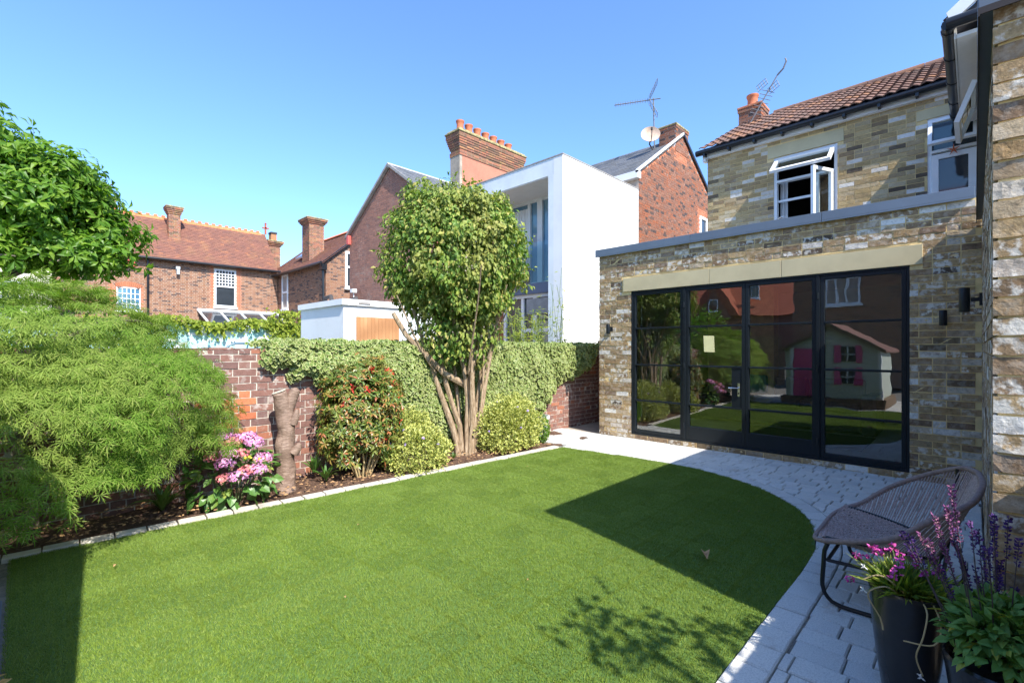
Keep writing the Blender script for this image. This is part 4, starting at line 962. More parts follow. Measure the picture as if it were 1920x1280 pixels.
for i in range(4):
    ya, yb = P0+(P1-P0)*i/4+.036, P0+(P1-P0)*(i+1)/4-.036; MB().prism([(-26.15,ya,zt),(-26.15,yb,zt),(-24.55,yb+.12,zb),(-24.55,ya+.12,zb)],(0,0,.02)).build('pane', M['winglass'], lt)
MB().box(-24.6,-24.5,P0,P1+.1,0,zb-.06).build('wall', M['render_grey'], lt)

# ================================================================== SECOND VILLA (house B)
hb = thing('corner_villa', 'brick villa with tall chimneys and clay roof between villa and gable', 'house', (-22,10,0))
MB().prism([(-20.61,9.39,0),(-20.61,14.6,0),(-20.61,14.6,5.3),(-20.61,12.0,7.45),(-20.61,9.39,5.3)],(-7.8,0,0)).build('wall', M['mortar_dark'], hb)
brick_wall(hb, (-28.2,9.38,1.8), X, -Y, 7.6, 3.5, M['brick_villa'], T_FLAT, holes=[(2.55,3.35,1.65,3.4)], bond='flemish')
brick_wall(hb, (-20.6,9.38,1.8), Y, X, 4.0, 5.7, M['brick_villa'], T_FLAT, holes=[(.90,1.75,2.4,4.1)], bond='flemish', clip=lambda u,z: z+1.8 < 5.25+u*.83, n_ind=200)
window(hb, (-25.65,9.41,3.45), X, -Y, .78, 1.75, 1, 1, .09, mid=.85)
window(hb, (-20.62,10.30,4.22), Y, X, .82, 1.65, 1, 1, .09, mid=.95)
MB().box(-20.59,-20.55,9.95,10.75,2.6,3.1).build('window_head', M['lead'], hb)
s2 = Vector((0,2.8,2.32)); tiles(hb, (-28.4,9.18,5.18), X, s2, 7.95, s2.length, .17, .11, M['plaintile'], stuff='roof_tiles', thick=.014)
MB().prism([(-20.5,9.12,5.05),(-20.5,9.12,5.2),(-20.5,12.0,7.58),(-20.5,12.0,7.42)],(-.08,0,0)).build('verge_board', M['gutter'], hb)
b = MB()
for i in range(26): b.prism([(-28.4+i*.3,11.85,7.5),(-28.4+i*.3,12.0,7.64),(-28.4+i*.3,12.15,7.5)],(.29,0,0))
b.build('ridge', M['ridge'], hb)
MB().tube([(-28.4,9.10,5.2),(-20.45,9.10,5.2)], .06, 8).build('gutter', M['gutter'], hb)
MB().tube([(-20.62,9.26,5.15),(-20.55,9.30,0)], .05, 8).build('downpipe', M['gutter'], hb)
MB().box(-20.72,-20.46,9.15,9.38,4.9,5.15).build('hopper', M['gutter'], hb)
stack(hb, -24.3,-23.45,9.85,10.6,5.5,7.85, 'brick_stack', 'mortar_dark', 3, 'lichen', proj=.05)
ch = stack(hb, -29.25,-28.55,9.75,10.35,4.0,7.5, 'brick_stack', 'mortar_dark', 3, 'lichen', proj=.05); ch2 = MB().box(-29.1,-28.7,9.9,10.2,7.55,7.95).build('upper_stack', M['brick_stack'], ch); MB().box(-29.12,-28.68,9.88,10.22,7.98,8.08).build('cowl', M['dark'], ch)
MB().obox((-25.9,10.2,6.15), X, s2.normalized(), X.cross(s2.normalized()), 0,.7,0,.6,.02,.1).build('roof_light', M['upvc'], hb)
b = MB(); b.box(-24.0,-23.7,9.2,9.36,3.05,3.35); tag(b.build('wall_light', M['dark']), 'dark box light on the shaded side of the corner villa', 'light')

# ================================================================== RED AND BLUE BRICK HOUSE (house C)
hc = thing('brick_terrace_house', 'red and blue brick gable with central chimney behind the white house', 'house', (-7,15,0))
def cz(y): return min(6.6+.67*(y-12.5), 8.5-.66*(y-15.35))
MB().prism([(-7.01,12.5,0),(-7.01,18.4,0),(-7.01,18.4,6.5),(-7.01,15.35,8.48),(-7.01,12.5,6.58)],(-6,0,0)).build('wall', M['mortar_villa'], hc)
brick_wall(hc, (-7.0,12.5,3.4), Y, X, 5.9, 5.2, M['brick_right'], T_FLAT, holes=[(4.25,4.85,1.6,2.75)], bond='flemish', clip=lambda u,z: z+3.4 < cz(12.5+u)-.04, n_ind=300,
    alt=lambda c, r: M['brick_redtrim'] if cz(c.y)-c.z < .14 or (abs(c.y-15.3) < .5 and c.z > 7.6) or (abs(c.y-17.05) < .42 and 5.3 < c.z < 6.4) else M['brick_right'])
window(hc, (-7.02,16.75,5.02), Y, X, .60, 1.12, 1, 1, .09)
s3 = Vector((0,2.95,1.98)); tiles(hc, (-13,12.40,6.52), X, s3, 6.06, s3.length, .28, .2, M['slate'], stuff='slates', thick=.008)
MB().prism([(-6.93,12.3,6.50),(-6.93,15.35,8.55),(-6.93,15.35,8.62),(-6.93,12.3,6.58)],(-.07,0,0)).build('verge_trim', M['whitepaint'], hc)
MB().prism([(-6.93,18.5,6.42),(-6.93,18.5,6.52),(-6.93,15.35,8.62),(-6.93,15.35,8.52)],(-.09,0,0)).build('verge_board', M['gutter'], hc)
MB().box(-13,-6.93,12.30,12.49,6.36,6.56).build('fascia', M['whitepaint'], hc)
ch = stack(hc, -7.58,-6.99,14.86,15.80,7.9,8.75, 'brick_right', 'mortar_villa', 1, 'lichen', proj=.02)
MB().prism([(-7.62,14.7,7.95),(-6.98,14.7,7.95),(-6.98,14.85,8.12),(-7.62,14.85,8.12)],(0,0,.03)).build('flashing', M['lead'], ch)
ae = thing('tv_aerial', 'tall yagi television aerial on the chimney of the red brick house', 'aerial', (-7.7,14.9,8))
b = MB(); b.tube([(-7.68,14.75,7.9),(-7.75,14.8,9.85)], .022, 8); b.build('mast', M['aerial'], ae)
b = MB(); u = Vector((-.80,-.45,-.02)); o = Vector((-7.62,14.85,9.80)); b.tube([o-u*.1, o+u*1.55], .016, 6); b.build('boom', M['aerial'], ae)
b = MB(); 
for i in range(14): q = o+u*(.35+i*.088); b.tube([q+Vector((0,0,-.07)), q+Vector((0,0,.07))], .009, 5)
b.build('element', M['aerial'], ae)
for s_ in (1,-1):
    b = MB()
    for k in range(7): q = o+u*.30+Vector((.30*.06*k, .0, s_*(.05+k*.085)))-u*(.03*k); b.tube([q+Vector((-.09,.16,0)), q+Vector((.09,-.16,0))], .009, 5)
    for e in (-1,1): q0 = o+u*.30+Vector((-.09*e,.16*e,s_*.05)); q1 = o+u*.12+Vector((.108-.09*e,.16*e,s_*.56)); b.tube([q0,q1], .009, 5)
    b.build('reflector', M['aerial'], ae)
dsh = thing('satellite_dish', 'rusty satellite dish on the red brick house roof beside its chimney', 'satellite dish', (-7.75,14.6,8.3))
dn = Vector((.55,-.80,.25)).normalized(); du = dn.cross(Z).normalized(); dv = du.cross(dn); b = MB(); vs = []; fs = []; n = 24; c0 = Vector((-7.68,14.45,8.45))
for j in range(5):
    rr_ = .31*j/4
    for k in range(n): a = 2*math.pi*k/n; vs.append(c0+du*rr_*math.cos(a)+dv*rr_*.92*math.sin(a)+dn*(.10*(j/4)**2))
for j in range(4):
    for k in range(n): fs.append((j*n+k, j*n+(k+1) % n, (j+1)*n+(k+1) % n, (j+1)*n+k))
b.add(vs, fs); b.add([v-dn*.012 for v in vs], [f[::-1] for f in fs]); b.build('dish', M['dish'], dsh, smooth=True)
b = MB(); b.tube([c0-dv*.32+dn*.1, c0-dv*.26+dn*.36, c0-dv*.1+dn*.42], .014, 6); b.lathe([(0,-.04),(.035,-.04),(.035,.04),(0,.04)], c0-dv*.06+dn*.42, 8); b.build('feed_arm', M['dark'], dsh)
b = MB(); b.tube([c0-dn*.02, c0-dn*.2-Z*.15, (-7.68,14.72,8.0)], .022, 6); b.build('bracket', M['dark'], dsh)

# ================================================================== CREAM HOUSE far left
hd = thing('cream_house', 'cream rendered house glimpsed under the left tree', 'house', (-22,-1,0))
MB().box(-26,-22,-9,.7,0,4.3).build('wall', plain('cream_render', (.66,.60,.48), .9, .05), hd)
MB().prism([(-21.8,-9,4.3),(-26.2,-9,4.3),(-24,-9,5.6)],(0,9.9,0)).build('roof', M['slate'], hd)
window(hd, (-21.98,-.9,2.4), Y, X, .9, 1.2, 2, 1)

# ================================================================== GARDEN WALL
gw = thing('garden_wall', 'old plum brick garden wall along the flower bed', 'wall', (-5.4,3,0))
MB().box(-5.72,-5.407,-3,9.6,-.05,1.435).build('wall', M['mortar_old'], gw)
def galt(c, r):
    if 1.15 < c.y < 1.75 and .42 < c.z < 1.02 and r.random() < .72: return M['brick_orange']
    return M['brick_garden']
brick_wall(gw, (-5.4085,-1.2,-.03), Y, X, 10.6, 1.465, M['brick_garden'], T_OLD, bond='flemish', n_ind=300, alt=galt, jit=.005)
b = MB()
for i in range(46): b.box(-5.715+.004,-5.40,-1.2+i*.226,-1.2+i*.226+.216,1.436,1.45+.004*(i%3))
kind(b.build('wall_top', M['brick_garden'], gw), 'stuff')
# cross wall at the end of the alley
gw2 = thing('alley_wall', 'dark brick return wall at the end of the shaded alley', 'wall', (-5,9.4,0))
MB().box(-5.39,-4.62,8.008,8.3,0,1.6).build('wall', M['mortar_old'], gw2)
brick_wall(gw2, (-5.39,8.0,0), X, -Y, .77, 1.6, M['brick_shade'], T_OLD, bond='flemish')
MB().box(-5.39,-4.6,6.9,8.0,-.09,-.01).build('slab', M['cement'], gw2)

# ================================================================== FOLIAGE TOOLS
def leaf_t(w=.28, fold=.10, droop=.15, wide=.45):
    V = np.array([(0,0,0),(-w,wide,fold),(w,wide,fold),(0,1,-droop),(0,wide,.0),(-w*.62,.75,fold*.6-droop*.4),(w*.62,.75,fold*.6-droop*.4)], float)
    F = np.array([(0,4,1),(0,2,4),(1,4,5),(4,2,6),(4,3,5),(4,6,3)]); E = np.array([.3,1,1,1,0,1,1.]); return V, F, E
def leaf_s(w=.3, fold=.12, droop=.1):
    V = np.array([(0,0,0),(-w,.45,fold),(w,.45,fold),(0,1,-droop),(0,.45,0)], float); F = np.array([(0,4,1),(0,2,4),(4,3,1),(4,2,3)]); return V, F, np.array([.3,1,1,1,0.])
def ivy_t():
    V = np.array([(0,0,0),(-.5,.15,.04),(-.30,.5,.05),(-.42,.62,0),(0,1,-.1),(.42,.62,0),(.30,.5,.05),(.5,.15,.04),(0,.42,.02)], float)
    F = np.array([(8,i,i+1) for i in range(0,8)][:0] + [(8,1,0),(8,2,1),(8,3,2),(8,4,3),(8,5,4),(8,6,5),(8,7,6),(8,0,7)]); return V, F[:, ::-1], np.array([.6,1,.9,1,1,1,.9,1,0.])
def palmate_t(n=7, w=.05, seed=0):
    r = np.random.default_rng(seed); V = []; F = []
    for i in range(n):
        a = math.radians(-105 + 210*i/(n-1)); l = (1.0 - .45*abs(i-(n-1)/2)/((n-1)/2))*r.uniform(.85,1.1); d = np.array([math.sin(a), math.cos(a), 0]); s = np.array([math.cos(a), -math.sin(a), 0]); k = len(V)
        q = r.uniform(-.1,.05); V += [(0,0,0), tuple(d*l*.5 - s*w + [0,0,q*.3]), tuple(d*l*.5 + s*w + [0,0,q*.3]), tuple(d*l + [0,0,-.18*l+q])]; F += [(k,k+2,k+1),(k+1,k+2,k+3)]
        for e in (-1,1):
            k = len(V); b = d*l*.42; t = d*l*.70 + s*e*l*.14; V += [tuple(b), tuple(b+d*.10*l), tuple(t+[0,0,-.05])]; F += [(k,k+1,k+2)]
    return np.array(V, float), np.array(F), np.zeros(len(V))
def norm(a): return a/np.maximum(1e-9, np.linalg.norm(a, axis=-1, keepdims=True))
def frames(nrm, tip, size):
    tip = norm(tip); z = nrm - (nrm*tip).sum(-1, keepdims=True)*tip; z = norm(z); x = np.cross(tip, z)
    M_ = np.stack([x, tip, z], -1); return M_*np.asarray(size)[:, None, None]
def foliage(name, P, nrm, tip, size, ts, mat, parent=None, jn=.5, jt=.4, seed=1):
    r = np.random.default_rng(seed); n = len(P); nrm = norm(np.asarray(nrm)+r.normal(0,jn,(n,3))); tip = np.asarray(tip)+r.normal(0,jt,(n,3))
    return assemble(name, [(t[0],t[1]) for t in ts], r.integers(0,len(ts),n), frames(nrm,tip,size), np.asarray(P), mat, parent, edges=[t[2] for t in ts])
def dirs(n, r, zmin=-1.0):
    out = []
    while len(out) < n:
        v = r.normal(0,1,(n*2,3)); v = norm(v); v = v[v[:,2] > zmin]; out += list(v)
    return np.array(out[:n])
def lumpy(d, seed, amp=.12, f=2.2):
    return np.array([1 + amp*mn.noise(Vector(tuple(v*f))+Vector((seed*7.3,0,0))) + amp*.5*mn.noise(Vector(tuple(v*f*2.7))+Vector((0,seed*3.1,0))) for v in d])
def shell(n, C, R, seed, thick=.18, amp=.12, f=2.2, zmin=-1, power=1.0):
    r = np.random.default_rng(seed); d = dirs(n, r, zmin); k = lumpy(d, seed, amp, f)*(1-np.abs(r.normal(0,thick,n)).clip(0,.8)); e = d.copy()
    if power != 1: e[:,2] = np.sign(d[:,2])*np.abs(d[:,2])**power; e[:,:2] *= (np.sqrt(np.maximum(1e-6, 1-np.abs(e[:,2])**2.6))/np.maximum(1e-6, np.sqrt(1-d[:,2]**2)))[:,None]
    return np.asarray(C) + e*k[:,None]*np.asarray(R), norm(e/np.asarray(R)), r
def stem_curve(p, q, bend, seed, n=7):
    r = random.Random(seed); p, q = Vector(p), Vector(q); b = Vector((r.uniform(-bend,bend), r.uniform(-bend,bend), 0)); b2 = Vector((r.uniform(-bend,bend)*.4, r.uniform(-bend,bend)*.4, 0)); out = []
    for i in range(n):
        t = i/(n-1); out.append(p.lerp(q, t) + b*math.sin(math.pi*t) + b2*math.sin(2*math.pi*t))
    return out
def rough_tube(pts, r0, r1, n=9, seed=0, amp=.14):
    rr = random.Random(seed); P = []
    m = len(pts); dense = smoothline([tuple(p) for p in pts], .5) if False else pts
    b = MB(); radii = [r0+(r1-r0)*i/(m-1) for i in range(m)]; b.tube(pts, radii, n)
    b.v = [tuple(Vector(v)+Vector((rr.uniform(-1,1), rr.uniform(-1,1), rr.uniform(-1,1)))*amp*r0*.6) for v in b.v]; return b

# ------------------------------------------------------------------ topiary tree
tt = thing('topiary_tree', 'lollipop topiary tree with many pale peeling stems against the ivy', 'tree', (-5.05,4.27,.02))
TC = (-5.15,4.20,2.72); TR = (.95,.95,.95)
P, N_, r = shell(27000, TC, TR, 3, .17, .24, 3.2, -.97, .74)
keep = P[:,2] > 1.84 + .16*np.sin(P[:,1]*7) + .12*np.cos(P[:,0]*9); P, N_ = P[keep], N_[keep]
tip = N_*.5 + np.array([0,0,-1.0]); foliage('crown', P, N_+[0,0,.3], tip, r.uniform(.038,.088,len(P)), [leaf_s(.30,.12,.12), leaf_s(.34,.06,.2), leaf_t(.26,.1,.2)], M['lolly'], tt, .45, .5, 4)
P2, N2, r = shell(2600, (-5.15,4.20,1.72), (.55,.66,.55), 5, .35, .2, 3, -1); foliage('lower_foliage', P2, N2+[0.6,-.3,.3], N2*.4+[0,0,-1], r.uniform(.05,.085,len(P2)), [leaf_t(.30,.1,.15)], M['lolly'], tt, .5, .4, 6)
B0 = Vector((-5.03,4.27,-.02)); k = 0
stems = [((-.05,-.10),(-5.28,3.58,1.95),.05,.058),((-.02,-.05),(-5.22,3.84,2.2),.06,.052),((.03,-.02),(-5.05,4.0,2.3),.08,.05),((.0,.03),(-5.0,4.22,2.4),.05,.045),((.05,.05),(-4.9,4.42,2.4),.08,.055),((.0,.09),(-4.95,4.62,2.3),.07,.06),((-.06,.06),(-5.2,4.75,2.1),.05,.05),((.04,.12),(-4.90,4.72,1.95),.09,.042),((-.08,0),(-5.35,4.15,2.2),.06,.045),((.07,0),(-4.75,4.1,2.2),.1,.035),((.05,.08),(-4.8,4.5,1.9),.08,.03)]
for i, (o, q, bd, r0) in enumerate(stems):
    p = B0+Vector((o[0],o[1],0)); mid = p + Vector((o[0]*.6,o[1]*.8,.42)); pts = [p, p+Vector((o[0]*.2,o[1]*.2,.2)), mid] + stem_curve(mid, q, bd, i+3, 7)[1:]
    b = rough_tube(pts, r0*.78, r0*.36, 9, i); b.build('trunk' if i == 5 else 'stem', M['bark_tan'], tt, smooth=True)
for i in range(16):
    a = random.Random(i+50); s_ = stems[a.randrange(len(stems))]; q = Vector(s_[1]); p = B0.lerp(q, a.uniform(.45,.8)); e = q+Vector((a.uniform(-.6,.6),a.uniform(-.6,.6),a.uniform(0,.5)))
    rough_tube(stem_curve(p,e,.05,i), .016, .007, 6, i, .1).build('branch', M['bark_tan'], tt, smooth=True)
b = rough_tube([(-5.05,4.27,.95),(-5.12,3.95,1.12),(-5.2,3.7,1.38),(-5.25,3.45,1.62),(-5.32,3.30,1.9)], .05,.028,9,77); b.build('stem', M['bark_tan'], tt, smooth=True)

P3 = []; N3 = []; r = np.random.default_rng(8)
for d in dirs(70, r, -.5):
    c = np.array(TC)+d*np.array(TR)*1.0; e = c+d*r.uniform(.06,.20)+np.array([0,0,r.uniform(-.03,.08)])
    for q in range(9): P3.append(c+(e-c)*r.uniform(.1,1)+r.normal(0,.015,3)); N3.append(d)
P3 = np.array(P3); N3 = np.array(N3); kind(foliage('shoots', P3, N3+[0,0,.4], N3*.8+[0,0,-.3], r.uniform(.035,.07,len(P3)), [leaf_s(.3,.1,.12)], M['lolly'], tt, .6, .5, 9), 'stuff')

# ------------------------------------------------------------------ ivy on the wall
def ivy_bottom(y):
    pts = [(1.72,1.42),(1.85,1.22),(2.3,1.12),(2.5,.9),(2.75,.75),(3.1,.5),(3.5,.25),(4.2,.15),(5.6,.12),(5.95,.25),(6.2,.42),(6.79,.86),(7.4,1.0),(7.75,1.12),(7.95,1.4)]
    for (a,za),(b_,zb_) in zip(pts,pts[1:]):
        if a <= y <= b_: return za+(zb_-za)*(y-a)/(b_-a)
    return 9
r = np.random.default_rng(9); P = []; N_ = []
while len(P) < 21000:
    y = r.uniform(1.7,7.95); z = r.uniform(.05,1.56); bt = ivy_bottom(y) + .07*mn.noise(Vector((y*6,z*6,0)))*2
    if z < bt: continue
    edge = min(1, (z-bt)/.15, (y-1.68)/.1, (7.95-y)/.15); th = .05+.12*edge + .11*mn.noise(Vector((y*3,z*3,5)))
    x = -5.39 + th*(1-abs(r.normal(0,.25))*.8)
    if z > 1.46+.06*edge+.03*mn.noise(Vector((y*4,0,2))): continue
    P.append((x,y,z)); N_.append((1,-.1,.35 + (1.2 if z > 1.44 else 0)))
while len(P) < 27500:
    y = r.uniform(1.75,7.9); x = r.uniform(-5.85,-5.25); z = 1.47+.09*r.uniform(.2,1)+.04*mn.noise(Vector((x*5,y*4,2)))
    if y < 2.1 and r.random() < .5: continue
    P.append((x,y,z)); N_.append((.3,0,1))
P = np.array(P); N_ = np.array(N_); iv = foliage('ivy', P, N_, np.tile([.35,0,-1.],(len(P),1)), r.uniform(.034,.062,len(P)), [ivy_t()], M['ivy'], None, .42, .45, 12)
tag(iv, 'cream and green variegated ivy covering the top of the garden wall', 'ivy')
# vine on the turquoise wall
r = np.random.default_rng(19); n = 2600; y = r.uniform(1.0,6.2,n); hang = np.abs(r.normal(0,.12,n)); P = np.c_[-14.9+r.uniform(-.3,.15,n), y, 2.16+r.uniform(-.1,.1,n)-hang*(r.random(n)<.4)+.08*np.sin(y*3)]
n2 = 900; y2 = r.normal(5.55,.25,n2); P = np.concatenate([P, np.c_[-14.8+r.uniform(-.1,.2,n2), y2, r.uniform(1.3,2.6,n2)]])
vn = foliage('vine', P, np.tile([1,-.2,.5],(len(P),1)), np.tile([.4,0,-.8],(len(P),1)), r.uniform(.07,.14,len(P)), [leaf_s(.3)], M['bamboo'], None, .6, .5, 13); tag(vn, 'yellow green vine trailing over the turquoise wall top', 'vine')

# ------------------------------------------------------------------ lace leaf maple
mp_ = thing('japanese_maple', 'feathery green lace leaf maple draping over the flower bed', 'tree', (-5.2,.08,.02))
MC = np.array([-5.15,-.12,.90]); MR = np.array([.98,1.36,1.0]); r = np.random.default_rng(21); P = []; N_ = []; T_ = []
nsp = 440; dd = dirs(nsp, r, -.62)
for i, d in enumerate(dd):
    k = 1 + .16*mn.noise(Vector(tuple(d*2.6))) ; k *= r.uniform(.90,1.10) * (1 if r.random() < .78 else r.uniform(.62,.9)); c = MC + d*MR*k
    out = norm(d*MR*np.array([1,1,.35])); down = np.array([0,0,-1.0]); ax = norm(out*np.clip(.9+d[2]*.3,.3,1.2) + down*(.45+.55*(1-max(0,d[2])))); side = norm(np.cross(ax, norm(d/MR)+np.array([0,0,.3]))); nn = norm(np.cross(side, ax)); nn = nn if nn[2] > 0 or d[2] < -.1 else -nn
    L = r.uniform(.28,.46); m = 60; s_ = r.uniform(0,1,m); w = (r.normal(0,.10,m))*(.5+.9*np.sin(np.pi*s_.clip(.1,.95)))
    pts = c + (s_[:,None]-.35)*L*ax + w[:,None]*side - np.array([0,0,1])*((s_**2)*.09)[:,None] + r.normal(0,.012,(m,3))
    P.append(pts); N_.append(np.tile(nn+np.array([0,0,.15]),(m,1))); T_.append(ax + side*np.sign(w)[:,None]*.4 + down*.45 + r.normal(0,.2,(m,3)))
P = np.concatenate(P); N_ = np.concatenate(N_); T_ = np.concatenate(T_); ok = (P[:,2] > .16+.06*np.sin(P[:,1]*5)) & ((P[:,0] > -5.36) | (P[:,2] > 1.5)); ok &= ~((P[:,2] < .5) & (P[:,1] > .25) & (P[:,0] > -5.4))
# keep the skirt short on the right side so the wall base shows
ok &= ~((P[:,1] > .5) & (P[:,2] < .42+.25*(P[:,1]-.5)+.08*np.sin(P[:,1]*9)))
ok &= ~((P[:,0] > -4.62) & (P[:,2] < .30))
P, N_, T_ = P[ok], N_[ok], T_[ok]
foliage('crown', P, N_+r.normal(0,.25,P.shape), T_, r.uniform(.06,.10,len(P)), [palmate_t(7,.036,s) for s in range(4)], M['maple'], mp_, .3, .12, 22)
b = rough_tube([(-5.28,.05,-.03),(-5.26,.06,.3),(-5.2,.0,.62),(-5.25,-.05,1.0),(-5.2,0,1.35)], .055,.03,10,5,.12); b.build('trunk', M['bark_grey'], mp_, smooth=True)
for i in range(16):
    a = i*.393; e = Vector((-5.15+.75*math.cos(a), -.05+1.1*math.sin(a), 1.0+.35*math.sin(i*1.7))); p = Vector((-5.22,.0,.75+.04*i))
    if e.x < -5.4 and e.z < 1.5: e.z = 1.62; p.z = 1.2
    mid = p.lerp(e,.5)+Vector((0,0,.28)); rough_tube([p, p.lerp(mid,.5)+Vector((0,0,.08)), mid, mid.lerp(e,.6)+Vector((0,0,.05)), e], .022,.008,7,i,.15).build('branch', M['bark_grey'], mp_, smooth=True)

# ------------------------------------------------------------------ glossy tree top left
mt_ = thing('glossy_leaf_tree', 'bright green large leaved tree behind the garden wall at top left', 'tree', (-9.4,-.9,-.05))
lobes = [((-8.6,-.05,3.25),(.85,1.0,.75),620),((-8.5,.75,3.0),(.5,.50,.36),200),((-8.45,.25,3.65),(.6,.55,.45),300),((-8.5,-.35,3.9),(.5,.45,.5),220),((-8.7,-1.3,3.4),(1.0,.9,1.1),420),((-8.3,.45,2.65),(.5,.7,.30),200),((-8.2,-.6,2.55),(.6,.6,.35),150),((-8.45,.62,3.45),(.35,.3,.26),90)]
P = []; N_ = []; T_ = []; r = np.random.default_rng(31)
for C, R, n in lobes:
    p, nn, _ = shell(n, C, R, int(abs(C[1])*100)+3, .42, .4, 2.8)
    for c, d in zip(p, nn):
        ax = norm(d + np.array([0,0,.45]) + r.normal(0,.3,3)); a = norm(np.cross(ax, [.3,.2,1.])); b_ = np.cross(ax, a); m = r.integers(6,10)
        for q in range(m):
            an = 6.283*q/m + r.uniform(-.3,.3); o = a*math.cos(an)+b_*math.sin(an); t = norm(o + ax*r.uniform(-.1,.7) + np.array([0,0,-.25])); P.append(c+o*.015 - ax*r.uniform(0,.07)); T_.append(t); N_.append(norm(ax*1.0+r.normal(0,.25,3)-t*.2))
P = np.array(P); foliage('crown', P, np.array(N_), np.array(T_), r.uniform(.10,.17,len(P)), [leaf_t(.19,.07,.18,.55), leaf_t(.17,.05,.3,.6)], M['magnolia'], mt_, .15, .1, 32)
trunk = [(-9.4,-.95,-.1),(-9.35,-.9,.9),(-9.2,-.8,1.7),(-9.0,-.6,2.3),(-8.8,-.4,2.9)]
rough_tube(trunk, .12,.07,12,3,.1).build('trunk', M['bark_grey'], mt_, smooth=True)
for i, (C, R, n) in enumerate(lobes): rough_tube(stem_curve((-9.1,-.7,2.1), C, .12, i, 6), .05,.018,8,i,.12).build('limb', M['bark_grey'], mt_, smooth=True)
for i in range(24):
    a = random.Random(i); C, R, n = lobes[a.randrange(len(lobes))]; e = Vector(C)+Vector((a.uniform(-1,1)*R[0],a.uniform(-1,1)*R[1],a.uniform(-.6,1)*R[2])); rough_tube(stem_curve(C,e,.06,i,5), .018,.007,6,i,.1).build('branch', M['bark_grey'], mt_, smooth=True)
# low greenery beyond the wall at the left
def bush(name, label, cat, C, R, n, size, ts, mat, seed, thick=.22, amp=.2, tipv=(0,0,-.3), up=.4, base=None, jn=.5, zmin=-.9, stems=True, stemmat='bark_grey'):
    t = thing(name, label, cat, base or (C[0],C[1],0)); P, N_, r = shell(n, C, R, seed, thick, amp, 2.6, zmin); ok = P[:,2] > .02; P, N_ = P[ok], N_[ok]
    foliage('foliage', P, N_+[0,0,up], N_*.8+np.array(tipv), r.uniform(size*.7,size*1.3,len(P)), ts, M[mat], t, jn, .4, seed+1)
    if stems:
        b = MB()
        for i in range(9):
            a = i*.7; b.tube(stem_curve((C[0]+.03*math.cos(a),C[1]+.03*math.sin(a),0),(C[0]+R[0]*.6*math.cos(a),C[1]+R[1]*.6*math.sin(a),C[2]+R[2]*.3),.03,i,5), [.008,.007,.006,.005,.004], 5)
        b.build('stems', M[stemmat], t)
    return t
bush('laurel_bush', 'mid green bush beyond the wall between maple and cream house', 'bush', (-9.2,.3,1.2), (.9,1.3,.95), 3000, .10, [leaf_t(.2)], 'magnolia', 41)
# bamboo
bt_ = thing('bamboo_clump', 'yellow green bamboo beyond the ivy beside the white house', 'bamboo', (-6.4,7.1,0))
r = np.random.default_rng(51); P = []; T_ = []; b = MB()
for i in range(46):
    x0, y0 = -6.45+r.normal(0,.22), 7.05+r.normal(0,.20); hgt = r.uniform(1.7,2.35) if i > 4 else r.uniform(2.6,3.2)
    if i <= 4: x0, y0 = -6.1+r.normal(0,.15), 7.55+r.normal(0,.12)
    e = Vector((x0+r.normal(0,.16),y0+r.normal(0,.16),hgt)); pts = stem_curve((x0,y0,0),e,.05,i,6); b.tube(pts, .005, 4)
    for q in range(44 if i > 4 else 16): t = r.uniform(.45,1); p = Vector((x0,y0,0)).lerp(e,t); P.append((p.x+r.normal(0,.07),p.y+r.normal(0,.07),p.z+r.normal(0,.05))); T_.append((r.normal(0,1),r.normal(0,1),r.normal(-.2,.5)))
b.build('canes', M['stem'], bt_); foliage('foliage', np.array(P), np.tile([0.4,-.3,1.],(len(P),1)), np.array(T_), r.uniform(.08,.15,len(P)), [leaf_s(.085,.02,.2)], M['bamboo'], bt_, .6, .2, 52)

# ------------------------------------------------------------------ red tipped shrub
pi = thing('red_tipped_shrub', 'pieris like shrub with scarlet young leaves in front of the ivy', 'shrub', (-5.0,2.72,.03))
r = np.random.default_rng(61); P, N_, _ = shell(1700, (-5.0,2.70,.70), (.36,.50,.66), 62, .26, .28, 2.6, -.8); LP = []; LN = []; LT = []; red = []
for i, (c, d) in enumerate(zip(P, N_)):
    ax = norm(d+np.array([0,0,.7])+r.normal(0,.25,3)); a = norm(np.cross(ax,[.3,.2,1.])); b_ = np.cross(ax,a); m = 7
    if c[2] < .10: continue
    for q in range(m):
        an = 6.283*q/m + r.uniform(-.3,.3); o = a*math.cos(an)+b_*math.sin(an); LP.append(c); LT.append(norm(o+ax*r.uniform(.0,.6)+np.array([0,0,-.2]))); LN.append(ax)
foliage('foliage', np.array(LP), np.array(LN), np.array(LT), r.uniform(.05,.085,len(LP)), [leaf_t(.15,.05,.15,.6)], M['pieris'], pi, .2, .1, 63)
for i, (yy, zz) in enumerate([(2.92,1.17),(2.70,1.20),(2.62,.98),(2.48,1.02),(2.80,.90),(3.0,.88),(2.72,.74),(2.55,.42),(2.98,1.02),(3.05,.6),(2.4,.86),(2.85,.42)]):
    c = np.array([-4.70-.10*abs(zz-.75)*2-.9*(yy-2.7)**2, yy, zz]); LP = []; LT = []
    for q in range(16): LP.append(c+r.normal(0,.012,3)); LT.append(norm(np.array([.5,-.3,.5])+r.normal(0,.6,3)))
    foliage('new_leaves', np.array(LP), np.tile([.6,-.3,.7],(16,1)), np.array(LT), r.uniform(.045,.08,16), [leaf_s(.16)], M['redtip'], pi, .4, .1, i)
b = MB()
for i in range(14): a = i*.45; b.tube(stem_curve((-5.0+.05*math.cos(a),2.72+.08*math.sin(a),0),(-5.0+.25*math.cos(a),2.72+.36*math.sin(a),.7),.04,i,5), [.011,.010,.009,.007,.005], 6)
b.build('stems', M['drystem'], pi)
